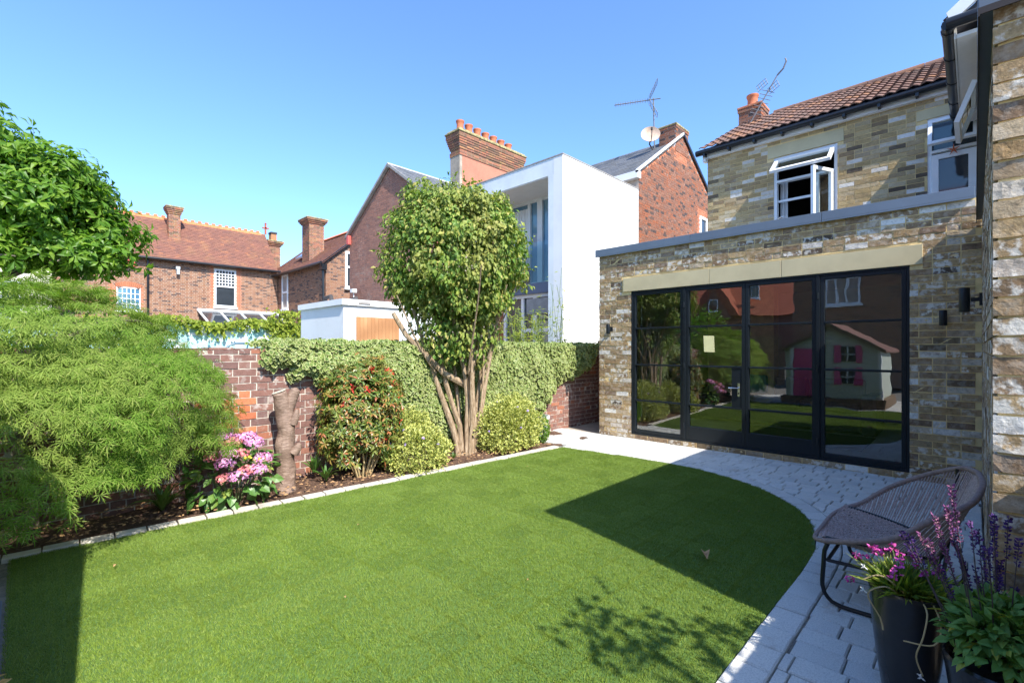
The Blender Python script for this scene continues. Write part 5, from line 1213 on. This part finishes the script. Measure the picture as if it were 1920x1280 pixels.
def flowers(parent, C, R, n, mat, seed, size=.02):
    r = np.random.default_rng(seed)
    for i in range(n):
        d = norm(np.array([abs(r.normal(.5,.5)), r.normal(-.3,.6), abs(r.normal(0.4,.4))])); c = np.array(C)+d*np.array(R)*1.03
        foliage('flower', np.tile(c,(8,1)), np.tile(d,(8,1)), norm(r.normal(0,1,(8,3))+d*.5), np.full(8,size), [leaf_s(.4)], M[mat], parent, .3, .1, i)
e1 = bush('variegated_shrub', 'low gold edged variegated shrub spilling over the kerb near the red tipped shrub', 'shrub', (-4.82,3.32,.20), (.34,.42,.32), 5200, .036, [leaf_t(.34,.08,.05,.5)], 'euonymus', 71, .25, .3, (0,0,.3), .6); flowers(e1, (-4.82,3.32,.20), (.34,.42,.32), 7, 'mauve', 72)
e1b = bush('variegated_shrub', 'upright gold edged variegated shrub between the red tipped shrub and ivy', 'shrub', (-5.08,3.42,.36), (.22,.28,.34), 2600, .036, [leaf_t(.34,.08,.05,.5)], 'euonymus', 75, .25, .3, (0,0,.3), .6)
e2 = bush('variegated_shrub', 'large gold edged variegated shrub right of the topiary stems', 'shrub', (-4.82,4.92,.30), (.36,.52,.44), 8200, .038, [leaf_t(.34,.08,.05,.5)], 'euonymus', 73, .25, .28, (0,0,.3), .6); flowers(e2, (-4.82,4.92,.30), (.36,.52,.44), 8, 'mauve', 74)
bush('dark_green_shrub', 'small dark green rounded shrub beside the stone planter', 'shrub', (-4.80,5.52,.22), (.17,.17,.24), 2600, .03, [leaf_s(.25)], 'magnolia', 76, .2, .1)
pl = thing('planter', 'round pale stone planter by the wall behind the dark green shrub', 'planter', (-5.18,6.0,-.02))
MB().lathe([(0,0),(.115,0),(.15,.30),(.165,.31),(.165,.36),(.14,.36),(.135,.31),(0,.31)], (-5.18,6.0,-.02), 28).build('pot', M['stonepot'], pl, smooth=True); MB().lathe([(0,0),(.133,0),(.133,.012),(0,.012)],(-5.18,6.0,.29),20).build('soil_fill', M['soil_dark'], pl)
def strap_plant(name, label, C, n, L, w, mat, seed, droop=.6, spread=1.0):
    t = thing(name, label, 'plant', C); r = random.Random(seed)
    for i in range(n):
        a = 6.283*i/n + r.uniform(-.2,.2); l = L*r.uniform(.7,1.15); sp = r.uniform(.3,1)*spread; m = 7; V = []; F = []; s_ = Vector((-math.sin(a), math.cos(a), 0))
        for k in range(m):
            tt_ = k/(m-1); rad = l*sp*tt_*.75; z = l*(1.0*tt_ - droop*sp*tt_**2*1.1) ; ww = w*math.sin(math.pi*min(.98, .25+.75*tt_))**.7*(1-tt_**4)
            p = Vector(C)+Vector((math.cos(a)*rad, math.sin(a)*rad, z)); V += [p-s_*ww/2+Vector((0,0,.25*ww)), p, p+s_*ww/2+Vector((0,0,.25*ww))]
            if k: q = 3*(k-1); F += [(q,q+1,q+4,q+3),(q+1,q+2,q+5,q+4)]
        MB().add(V, F).build('leaf', M[mat], t, smooth=True)
    return t
strap_plant('strap_leaf_plant', 'dark arching strap leaf plant in shade under the maple', (-5.1,.86,.03), 26, .36, .032, 'strap', 81, .75)
strap_plant('lily_plant', 'bright green strap leaf plant between the stump and red tipped shrub', (-5.0,2.28,.03), 24, .26, .022, 'strap', 82, .6)
strap_plant('lily_plant', 'small leafy plant growing up against the wall right of the stump', (-5.15,2.22,.10), 18, .28, .030, 'strap', 85, .45)
strap_plant('grass_clump', 'tiny grassy tuft at the foot of the topiary tree', (-4.85,3.90,.01), 40, .13, .007, 'strap', 83, .5)
strap_plant('dry_grass_clump', 'sparse dry strappy plant in dark shade under the maple at far left', (-5.15,-.45,.03), 22, .34, .016, 'strap', 84, .6)

# ------------------------------------------------------------------ hydrangea
hy = thing('hydrangea', 'pink mophead hydrangea in bloom left of the tree stump', 'hydrangea', (-5.02,1.38,.02))
HC, HR_ = (-5.03,1.40,.24), (.34,.40,.29); P, N_, r = shell(330, HC, HR_, 91, .14, .12, 2, -.75); V, F, E = leaf_t(.36,.08,.18,.42); hl = mesh_np('leaf', V, F, M['hydrleaf'], smooth=False)
fr_ = frames(norm(N_+[0,0,.9]+r.normal(0,.35,(len(P),3))), N_+np.array([0,0,-.25])+r.normal(0,.3,(len(P),3)), r.uniform(.075,.125,len(P))); order = np.argsort([-(N_[i]@np.array([.8,-.55,.2])) for i in range(len(P))])
for i in order[:230]:
    if P[i][2] < .03: P[i][2] = .04
    m = fr_[i]; link(bpy.data.objects.new('leaf', hl), hy, Matrix([[*m[0],P[i][0]-m[0][1]*.3],[*m[1],P[i][1]-m[1][1]*.3],[*m[2],P[i][2]],[0,0,0,1]]))
fl = [(-4.977,1.327,.604,0),(-4.855,1.368,.581,1),(-4.908,1.445,.597,0),(-4.942,1.511,.594,0),(-4.838,1.538,.554,0),(-4.875,1.24,.563,1),(-4.794,1.182,.489,1),(-4.75,1.291,.502,0),(-4.724,1.382,.491,1),(-4.709,1.566,.425,0),(-4.703,1.253,.427,0),(-4.646,1.334,.314,0),(-4.656,1.498,.338,0),(-4.649,1.408,.352,1),(-4.668,1.24,.305,1)]
for i, (x, y, z, kd) in enumerate(fl):
    x += .03; y -= .02; z += .02; rr = np.random.default_rng(i); d = dirs(110, rr, -.5); P = np.array((x,y,z))+d*np.array((.048,.055,.036)); big = 1.45 if kd == 0 else 1.2
    P = np.array((x,y,z))+(P-np.array((x,y,z)))*big; foliage('flower_head', P, d, norm(np.cross(d, rr.normal(0,1,(110,3)))), rr.uniform(.018,.026,110), [leaf_s(.55,.05,.0)], M['hydr2' if kd else 'hydr'], hy, .25, .2, i)
b = MB()
for i in range(16): a = i*.39; b.tube([(-5.0+.04*math.cos(a),1.4+.04*math.sin(a),0),(-5.0+.2*math.cos(a),1.4+.22*math.sin(a),.3),(fl[i%15][0],fl[i%15][1],fl[i%15][2])], .005, 5)
b.build('stems', M['stem'], hy)
for (x,y,z) in ((-4.70,1.42,.46),(-4.68,1.49,.43)):
    rr = np.random.default_rng(int(-x*100)); d = dirs(30, rr, 0); foliage('yellow_leaves', np.array((x,y,z))+d*.025, d, norm(rr.normal(0,1,(30,3))), np.full(30,.022), [leaf_s(.4)], M['yellowfl'], hy, .3, .2, 2)

# ------------------------------------------------------------------ tree stump
sp = thing('tree_stump', 'tall sawn cherry trunk stump standing in the flower bed', 'stump', (-5.1,1.9,0))
b = MB(); pts = [(-5.10,1.90,-.03),(-5.10,1.90,.10),(-5.10,1.90,.30),(-5.09,1.89,.45),(-5.10,1.91,.60),(-5.12,1.90,.75),(-5.12,1.87,.90),(-5.12,1.84,1.00)]
b.tube(pts, [.120,.094,.086,.096,.084,.080,.078,.068], 20); rr = random.Random(4)
def lumpv(v):
    n_ = mn.noise(Vector(v)*9)*.018 + mn.noise(Vector(v)*26)*.007; c = Vector((-5.1,1.89,v[2])); d = (Vector(v)-c); d.z = 0; d.normalize(); return tuple(Vector(v)+d*n_)
me = b.mesh('trunk', M['cherry']); bm = bmesh.new(); bm.from_mesh(me); bmesh.ops.subdivide_edges(bm, edges=bm.edges[:], cuts=3, use_grid_fill=True)
for v in bm.verts: v.co = Vector(lumpv(v.co)) if v.co.z < .97 else v.co
bm.to_mesh(me); bm.free(); me.polygons.foreach_set('use_smooth', np.ones(len(me.polygons), bool)); obj('trunk', me, sp)
b = MB(); b.tube([(-5.11,1.92,.80),(-5.10,1.96,.93),(-5.09,1.99,1.01),(-5.10,1.995,1.03)], [.06,.058,.052,.03], 12); b.build('side_limb', M['cherry'], sp, smooth=True)
b = MB(); b.tube([(-5.02,1.95,.38),(-4.99,1.985,.44),(-5.0,2.0,.47)], [.05,.038,.02], 10); b.build('knot', M['cherry'], sp, smooth=True)
b = MB(); b.tube([(-5.05,1.95,.68),(-5.02,1.975,.76),(-5.03,1.985,.82)], [.05,.034,.02], 10); b.build('knot', M['cherry'], sp, smooth=True)
b = MB(); vs = [(-5.12+.067*math.cos(a), 1.838+.067*math.sin(a), 1.003+.022*math.sin(a+.4)) for a in [6.283*i/20 for i in range(20)]]; b.prism(vs, (0,0,.008)); b.build('cut_face', M['cutwood'], sp)

# ------------------------------------------------------------------ lounge chair
chair = thing('lounge_chair', 'taupe woven cord lounge chair on a black sled frame by the right wall', 'chair', (-.3,3.6,0))
rim = [(-.62,3.20,.35),(-.47,3.14,.405),(-.30,3.12,.475),(-.15,3.15,.60),(-.02,3.25,.68),(.025,3.42,.735),(.022,3.62,.755),(.0,3.78,.75),(-.06,3.91,.735),(-.22,4.02,.645),(-.40,4.03,.53),(-.55,3.99,.40),(-.64,3.93,.36)]
RL = smoothline(rim, .02); MB().tube(RL, .0155, 10).build('rim', M['rimcord'], chair, smooth=True)
front = smoothline([(-.62,3.20,.35),(-.685,3.30,.325),(-.70,3.56,.315),(-.69,3.82,.33),(-.64,3.93,.36)], .02); MB().tube(front, .013, 8).build('front_rail', M['rimcord'], chair, smooth=True)
# seat pan outline (lower ring)
def seatpt(u, v):   # u 0 front .. 1 rear, v -1..1
    x = -.690 + .53*u + .05*v*v*(1-u); yw = (.365 - .10*u - .09*u*u)*(1 if True else 1); zc = .335 - .16*u + .11*u*u; sag = .03*(1-v*v) - .055*abs(v)**3*math.sin(math.pi*min(1,u*.75+.1))
    return Vector((x, 3.575 - .02*u + v*yw, zc - sag + .02*abs(v)))
NU, NV = 60, 44; V_ = []; F_ = []
for i in range(NU+1):
    for j in range(NV+1): V_.append(seatpt(i/NU, -1+2*j/NV))
b = MB()
for j in range(0, 52):     # strands front to back
    v = -1+2*j/51; b.tube([seatpt(i/26, v)+Vector((0,0,.0045*(1 if (i+j) % 2 else -1))) for i in range(27)], .0046, 4, False)
for i in range(0, 58):
    u = i/57; b.tube([seatpt(u, -1+2*j/17)+Vector((0,0,.004*(1 if (i+j) % 2 else -1))) for j in range(18)], .0042, 4, False)
kind(b.build('woven_seat', M['cord'], chair), 'stuff')
DR = seglen(RL); b = MB(); nb = 156
lower = [seatpt(t, -1) for t in np.linspace(.05,1,40)] + [seatpt(1, v) for v in np.linspace(-1,1,24)] + [seatpt(t, 1) for t in np.linspace(1,.05,40)]
for i in range(nb):
    t = i/(nb-1); p, _ = along([(a[0],a[1]) for a in RL], seglen([(a[0],a[1]) for a in RL]), t*seglen([(a[0],a[1]) for a in RL])[-1]*.999); k = min(len(RL)-1, int(t*(len(RL)-1))); p = Vector(RL[k]); q = lower[min(len(lower)-1, int(t*(len(lower)-1)))]
    b.tube([p, p.lerp(q,.5)+Vector((0,0,-.006)), q], .0034, 4, False)
kind(b.build('back_cords', M['cord'], chair), 'stuff')
MB().tube(lower, .008, 6).build('lower_ring', M['tube'], chair, smooth=True)
for yy, nm in ((3.19,0),(3.97,1)):
    b = MB(); b.tube(smoothline([(-.60,yy,.345),(-.615,yy,.30),(-.62,yy,.22),(-.625,yy,.10),(-.60,yy,.04),(-.54,yy,.012),(-.35,yy,.012),(-.12,yy,.012),(-.06,yy,.03),(-.045,yy,.10),(-.08,yy,.24),(-.14,yy+(.05 if not nm else -.05),.34),(-.10,yy+(.05 if not nm else -.05),.45)], .03), .0115, 8); b.build('sled_leg', M['tube'], chair, smooth=True)
b = MB(); b.tube([(-.60,3.19,.25),(-.60,3.97,.25)], .010, 8).tube([(-.12,3.24,.245),(-.12,3.92,.245)], .010, 8).tube([(-.60,3.19,.25),(-.12,3.24,.245)], .010, 8).tube([(-.60,3.97,.25),(-.12,3.92,.245)], .010, 8); b.build('seat_frame', M['tube'], chair, smooth=True)
b = MB(); b.tube([(-.12,3.80,.26),(-.08,3.92,.52),(-.075,3.905,.73)], .010, 8); b.build('back_post', M['tube'], chair, smooth=True)

# ------------------------------------------------------------------ pots
p1 = thing('tall_planter', 'tall glossy black planter with magenta flowers and dry trailing stems', 'planter', (-.20,2.58,0))
A = (-.20,2.56,0); MB().lathe([(0,0),(.075,0),(.085,.02),(.105,.16),(.122,.32),(.130,.44),(.134,.455),(.130,.465),(.120,.46),(.114,.42),(0,.42)], A, 36).build('pot', M['potblack'], p1, smooth=True)
MB().lathe([(0,0),(.113,0),(.113,.012),(0,.012)], (A[0],A[1],.415), 24).build('soil_fill', M['soil_dark'], p1)
r = np.random.default_rng(101); b = MB(); P = []; T_ = []
for i in range(420):
    a = r.uniform(0,6.283); s_ = r.uniform(0,1); p = np.array([A[0]+.09*math.cos(a)*s_, A[1]+.09*math.sin(a)*s_, .43]); d = norm(np.array([math.cos(a)*r.uniform(.1,1.0), math.sin(a)*r.uniform(.1,1.0), r.uniform(.3,1)])); P.append(p); T_.append(d)
foliage('grassy_leaves', np.array(P), np.tile([0,0,1.],(420,1))+r.normal(0,.4,(420,3)), np.array(T_), r.uniform(.08,.17,420), [leaf_s(.04,.02,.3)], M['bamboo'], p1, .3, .1, 102)
foliage('leaf_tufts', np.array(P)+[0,0,.03], np.tile([0,0,1.],(420,1)), np.array(T_)+[0,0,.2], r.uniform(.04,.10,420), [leaf_s(.10,.02,.1)], M['strap'], p1, .5, .3, 103)
for i, (dx, dy, dz) in enumerate([(-.14,-.02,.12),(-.12,.05,.14),(-.08,-.04,.16),(-.05,.03,.16),(-.02,-.05,.14),(-.10,.0,.15),(.02,.02,.13),(.06,-.03,.12),(-.03,-.08,.10),(-.17,.03,.10),(.09,.03,.12),(-.19,-.02,.0),(-.06,.08,.155),(.0,.06,.15)]):
    c = np.array([A[0]+dx, A[1]+dy, .43+dz]); d = norm(np.array([dx,dy,.12])); rr = np.random.default_rng(i)
    P = np.concatenate([np.tile(c+rr.normal(0,.010,3),(5,1)) for q in range(4)]); foliage('flower', P, np.tile(d,(len(P),1)), norm(rr.normal(0,1,(len(P),3))+d*.3), np.full(len(P),.017), [leaf_s(.4,.05,0)], M['dianthus'], p1, .2, .1, i)
    MB().tube([(A[0]+dx*.3,A[1]+dy*.3,.43), tuple(c)], .0013, 4).build('flower_stem', M['stem'], p1)
for i, pts in enumerate([[(-.22,2.47,.46),(-.26,2.40,.50),(-.31,2.38,.46),(-.27,2.38,.38),(-.26,2.37,.34)],[(-.15,2.46,.46),(-.13,2.40,.44),(-.14,2.37,.36),(-.16,2.37,.28),(-.14,2.36,.22)],[(-.12,2.47,.46),(-.09,2.39,.42),(-.11,2.38,.34),(-.2,2.40,.31)],[(-.10,2.50,.46),(-.06,2.42,.44),(-.05,2.40,.36),(-.07,2.40,.30)],[(-.2,2.46,.47),(-.27,2.43,.53),(-.33,2.42,.50)]]):
    MB().tube(smoothline(pts,.015), .0028, 5).build('dry_stem', M['drystem'], p1)
for c in ((-.145,2.358,.215),(-.335,2.48,.53),(-.335,2.46,.44)):
    rr = np.random.default_rng(7); foliage('seed_head', np.tile(c,(14,1)), rr.normal(0,1,(14,3)), norm(rr.normal(0,1,(14,3))), np.full(14,.016), [leaf_s(.2)], M['white_petal'], p1, .2, .2, 3)
p2 = thing('salvia_planter', 'dark planter overflowing with purple spiked salvia at the bottom right corner', 'planter', (.07,2.36,0))
A = (.06,2.36,0); MB().lathe([(0,0),(.09,0),(.12,.15),(.14,.30),(.148,.35),(.14,.36),(.13,.35),(.125,.32),(0,.32)], A, 36).build('pot', M['potblack'], p2, smooth=True)
MB().lathe([(0,0),(.124,0),(.124,.012),(0,.012)], (A[0],A[1],.315), 24).build('soil_fill', M['soil_dark'], p2)
r = np.random.default_rng(111); V, F, E = leaf_t(.24,.06,.25,.45); slm = mesh_np('leaf', V, F, M['salvleaf']); n = 300
d = dirs(n, r, -.25); k = r.uniform(.55,1.05,n)[:,None]; P = np.array([A[0]+.03,A[1]+.03,.42])+d*k*np.array([.165,.20,.165]); fr_ = frames(norm(d+[0,0,1.2]+r.normal(0,.4,(n,3))), d+np.array([0,0,-.15])+r.normal(0,.35,(n,3)), r.uniform(.038,.066,n))
for i in range(n): m = fr_[i]; link(bpy.data.objects.new('leaf', slm), p2, Matrix([[*m[0],P[i][0]],[*m[1],P[i][1]],[*m[2],P[i][2]],[0,0,0,1]]))
d = dirs(900, r, -.1); P = np.array([A[0]+.03,A[1]+.03,.42])+d*r.uniform(.3,.95,900)[:,None]*np.array([.16,.19,.16]); foliage('inner_leaves', P, d+[0,0,1.], d, r.uniform(.035,.07,900), [leaf_t(.26,.06,.2)], M['salvleaf'], p2, .4, .4, 112)
spikes = [(-0.06,2.24,0.98,0.203,1),(-0.08,2.47,0.85,0.184,1),(-0.12,2.60,0.77,0.178,1),(-0.01,2.33,0.84,0.113,0),(0.01,2.44,0.79,0.175,0),(0.05,2.45,0.85,0.145,0),(0.05,2.53,0.79,0.139,0),(0.09,2.57,0.82,0.152,0),(0.11,2.4,0.79,0.092,0),(0.03,2.3,0.77,0.127,0),(-0.04,2.5,0.66,0.163,0),(0.06,2.46,0.68,0.212,0),(0.07,2.55,0.66,0.202,0),(-0.1,2.41,0.64,0.121,0),(-0.16,2.51,0.71,0.171,1),(-0.02,2.48,0.55,0.12,0),(-0.21,2.39,0.74,0.125,0),(0.11,2.56,0.57,0.145,0),(-0.06,2.5,0.76,0.123,0),(-0.13,2.4,0.73,0.121,1),(-0.18,2.35,0.74,0.121,0),(0.0,2.44,0.65,0.117,0),(-0.1,2.62,0.66,0.159,1)]
for i, (x, y, z, L, kd) in enumerate(spikes):
    rr = np.random.default_rng(i+5); foot = Vector((A[0]+(x-A[0])*.45, A[1]+(y-A[1])*.45, .42)); top = Vector((x,y,z)); u = (top-foot).normalized(); n = int(L/.0020); P = []; T_ = []
    for q in range(n):
        s_ = q/n; whorl = int(s_*L/.011)*.011/L; rad = .013*(1-s_*.7); a = rr.uniform(0,6.283); o = np.array([math.cos(a), math.sin(a), .25]); P.append(np.array(top - u*L*(1-(whorl+.3*(s_-whorl)))) + o*rad*.25); T_.append(o+np.array([0,0,.5]))
    foliage('flower_spike', np.array(P), np.array(T_)*[1,1,0]+[0,0,.6], np.array(T_), rr.uniform(.011,.018,n)*np.linspace(.6,1.1,n), [leaf_s(.33,.15,.1)], M['salvia_pink' if kd else 'salvia'], p2, .3, .2, i)
    MB().tube([foot, foot.lerp(top,.5)+Vector((rr.uniform(-.008,.008),rr.uniform(-.008,.008),0)), top], [.0024,.002,.001], 5).build('flower_stem', M['stem_dark'], p2)

# ------------------------------------------------------------------ small loose things
def loose_leaf(loc, size, label, rz, mat='leafdry'):
    V, F, E = leaf_t(.25,.18,.35,.45); me = mesh_np('fallen_leaf', V*size, F, M[mat]); o = obj('fallen_leaf', me, None, Matrix.Translation(loc) @ Matrix.Rotation(rz,4,'Z') @ Matrix.Rotation(.35,4,'X')); tag(o, label, 'leaf'); return o
loose_leaf((-1.36,3.33,.028), .12, 'curled brown leaf lying on the shaded part of the lawn', -2.6)
for i, (lx, ly) in enumerate([(-3.6,1.9),(-2.6,1.3),(-3.9,4.3),(-2.0,2.2),(-1.5,4.4)]): loose_leaf((lx,ly,.016), .022, ['tiny tan leaf on the lawn near the hydrangea','tiny tan leaf near the middle of the front lawn','tiny tan leaf on the lawn below the right variegated shrub','tiny tan leaf on the sunny lawn left of the dappled shade','tiny tan leaf in the shaded far part of the lawn'][i], i*1.3)
loose_leaf((-4.05,.42,.02), .035, 'tiny tan leaf on the sunny lawn near the left shadow', .8)
b = thing('tan_toy', 'crumpled tan and yellow thing at the lawn corner, bottom left', 'toy', (-2.93,-.12,0)); rr = np.random.default_rng(3); d = dirs(60, rr, -.1)
foliage('tassels', np.array([-2.93,-.11,.05])+d*.03, d, d+rr.normal(0,.3,(60,3)), rr.uniform(.03,.06,60), [leaf_s(.22)], plain('tan_raffia', (.62,.42,.16), .8, .2) and bpy.data.materials['tan_raffia'] and M.setdefault('raffia', bpy.data.materials['tan_raffia']) and M['raffia'], b, .3, .3, 4)
MB().lathe([(0,-.03),(.03,-.025),(.045,0),(.03,.03),(0,.035)], (-2.94,-.12,.045), 12).build('core', M['raffia'], b, smooth=True)
tag(MB().box(-3.95,-3.0,-.62,-.075,.0,.03).build('door_mat', M['coping'], bevel=.008), 'flat grey mat lying on the paving at the left lawn edge', 'mat')

# ================================================================== BEHIND THE CAMERA (seen mirrored in the glass)
ph = thing('playhouse', 'pale wooden playhouse with pink shutters, mirrored in the glazed doors', 'playhouse', (-2.5,-1.3,0))
ph_start = set(bpy.data.objects)
MB().box(-3.6,-1.4,-2.4,-.22,.0,.22).build('plinth', M['timber'], ph)
MB().prism([(-3.5,-.30,.22),(-1.5,-.30,.22),(-1.5,-.30,1.44),(-2.5,-.30,2.02),(-3.5,-.30,1.44)],(0,-2.0,0)).build('wall', M['sage'], ph)
for i in range(16):
    z = .24+i*.105; hw = 1.0 if z < 1.4 else 1.0*(2.02-z)/.58
    if hw > .08: MB().prism([(-2.5-hw,-.298,z),(-2.5+hw,-.298,z),(-2.5+hw,-.285,z),(-2.5-hw,-.285,z)],(0,0,.095)).build('board', M['sage'], ph)
for s_ in (-1,1): MB().prism([(-2.5,-.19,2.10),(-2.5+1.13*s_,-.19,1.42),(-2.5+1.13*s_,-.19,1.38),(-2.5,-.19,2.06)],(0,-2.3,0)).build('roof', M['rooffelt'], ph)
for s_ in (-1,1): MB().prism([(-2.5,-.16,2.11),(-2.5+1.14*s_,-.16,1.43),(-2.5+1.14*s_,-.16,1.34),(-2.5,-.16,2.02)],(0,-.025,0)).build('bargeboard', M['timber'], ph)
for z in (1.12,.58):
    f = MB().box(-2.27,-1.99,-.284,-.262,z,z+.36).build('window', M['winglass'], ph); MB().box(-2.14,-2.12,-.261,-.25,z,z+.36).box(-2.27,-1.99,-.261,-.25,z+.17,z+.19).build('glazing_bar', M['whitepaint'], f)
    for xx in (-2.42,-1.98): MB().box(xx,xx+.14,-.284,-.262,z-.04,z+.40).build('shutter', M['pink_paint'], ph)
MB().box(-3.30,-2.80,-.284,-.262,.24,1.45).build('door', M['pink_paint'], ph); MB().box(-3.37,-3.31,-.284,-.255,.24,1.48).box(-2.79,-2.73,-.284,-.255,.24,1.48).build('door_frame', M['whitepaint'], ph)
MB().box(-1.53,-1.47,-.36,-.262,.22,1.42).build('corner_post', M['whitepaint'], ph)
for o in [o for o in bpy.data.objects if o not in ph_start and o.parent == ph]: o.data.transform(Matrix.Translation((-.10,0,0)))
for o in [o for o in bpy.data.objects if o not in ph_start and o.parent in ph.children]: o.data.transform(Matrix.Translation((-.10,0,0)))
bh = thing('rear_house', 'brick house with white window behind the camera, mirrored in the doors', 'house', (-1,-8,0))
MB().box(-5.3,4.5,-14,-8.01,0,6.3).build('wall', M['mortar_dark'], bh); brick_wall(bh, (4.5,-8,0), -X, Y, 9.8, 6.3, M['brick_villa'], T_FLAT, holes=[(7.6,8.75,3.1,4.15)], bond='flemish')
window(bh, (-3.08,-8.03,3.12), -X, Y, 1.12, 1.02, 3, 1, .08, .06)
MB().prism([(-5.6,-7.7,6.3),(-5.6,-14.3,6.3),(-5.6,-11,9)],(10.4,0,0)).build('roof', M['redtile'], bh)
rh = thing('red_roof_house', 'dark brick house with big red clay roof and dormer, mirrored in the doors', 'house', (-15,-28,0))
MB().box(-24,-9.5,-36,-28,0,4.3).build('wall', M['brick_shade'], rh)
MB().prism([(-24.5,-27.6,4.2),(-24.5,-36.4,4.2),(-24.5,-32,8.4)],(15.4,0,0)).build('roof', M['redtile'], rh)
MB().prism([(-18.2,-27.55,4.2),(-14.0,-27.55,4.2),(-16.1,-27.55,7.3)],(0,-4,0)).build('dormer', M['redtile'], rh); MB().prism([(-17.6,-27.5,4.0),(-14.6,-27.5,4.0),(-16.1,-27.5,6.4)],(0,-.05,0)).build('dormer_wall', M['brick_shade'], rh)
window(rh, (-15.75,-27.47,4.6), -X, Y, .7, 1.0, 1, 1); window(rh, (-12.6,-28.6,5.6), -X, Y, 1.1, 1.1, 3, 1)
MB().box(-12.2,-11.2,-32.5,-31.6,7.8,9.6).build('chimney', M['brick_stack'], rh)
fn = thing('garden_fence', 'brown board fence closing the garden behind the camera', 'fence', (-9,-7.5,0))
for i in range(34): MB().box(-14+i*.25,-13.76+i*.25,-7.53,-7.50+.008*(i%2),0,1.95).build('board', M['timber'], fn)
bush('laurel_bush', 'tall green bush by the fence behind the camera', 'bush', (-8.3,-5.2,1.6), (1.6,1.2,1.7), 2600, .16, [leaf_t(.2)], 'magnolia', 43)
lf = thing('shade_fence', 'timber side fence just outside the frame on the right', 'fence', (.38,.5,0))  # fence out of view, added so its shadow covers the setts
for i in range(37): MB().box(.36,.385+.006*(i%2),-2.23+i*.13,-2.105+i*.13,0,1.17).build('board', M['timber'], lf)
# young tree to the right of the frame whose leaves dapple the lawn
yt = thing('young_tree', 'slim young tree just outside the frame that dapples the lawn', 'tree', (1.5,1.35,0))
rough_tube([(1.5,1.35,-.05),(1.45,1.4,.8),(1.3,1.5,1.6),(1.1,1.6,2.3)], .03,.012,8,1).build('trunk', M['bark_grey'], yt, smooth=True)
P = []; T_ = []; N_ = []; r = np.random.default_rng(131)
for i in range(44):
    c = np.array([1.05+r.normal(0,.26), 1.66+r.normal(0,.20), 2.28+r.normal(0,.16)]);
    if (i % 4) == 0: rough_tube(stem_curve((1.2,1.55,1.95), tuple(c), .03, i, 4), .007,.003,5,i).build('branch', M['bark_grey'], yt)
    for q in range(5): P.append(c+r.normal(0,.035,3)); T_.append(norm(r.normal(0,1,3))); N_.append(norm(r.normal(0,.4,3)+np.array(SUN)))
foliage('crown', np.array(P), np.array(N_), np.array(T_), r.uniform(.05,.10,len(P)), [leaf_t(.26)], M['magnolia'], yt, .2, .1, 132)
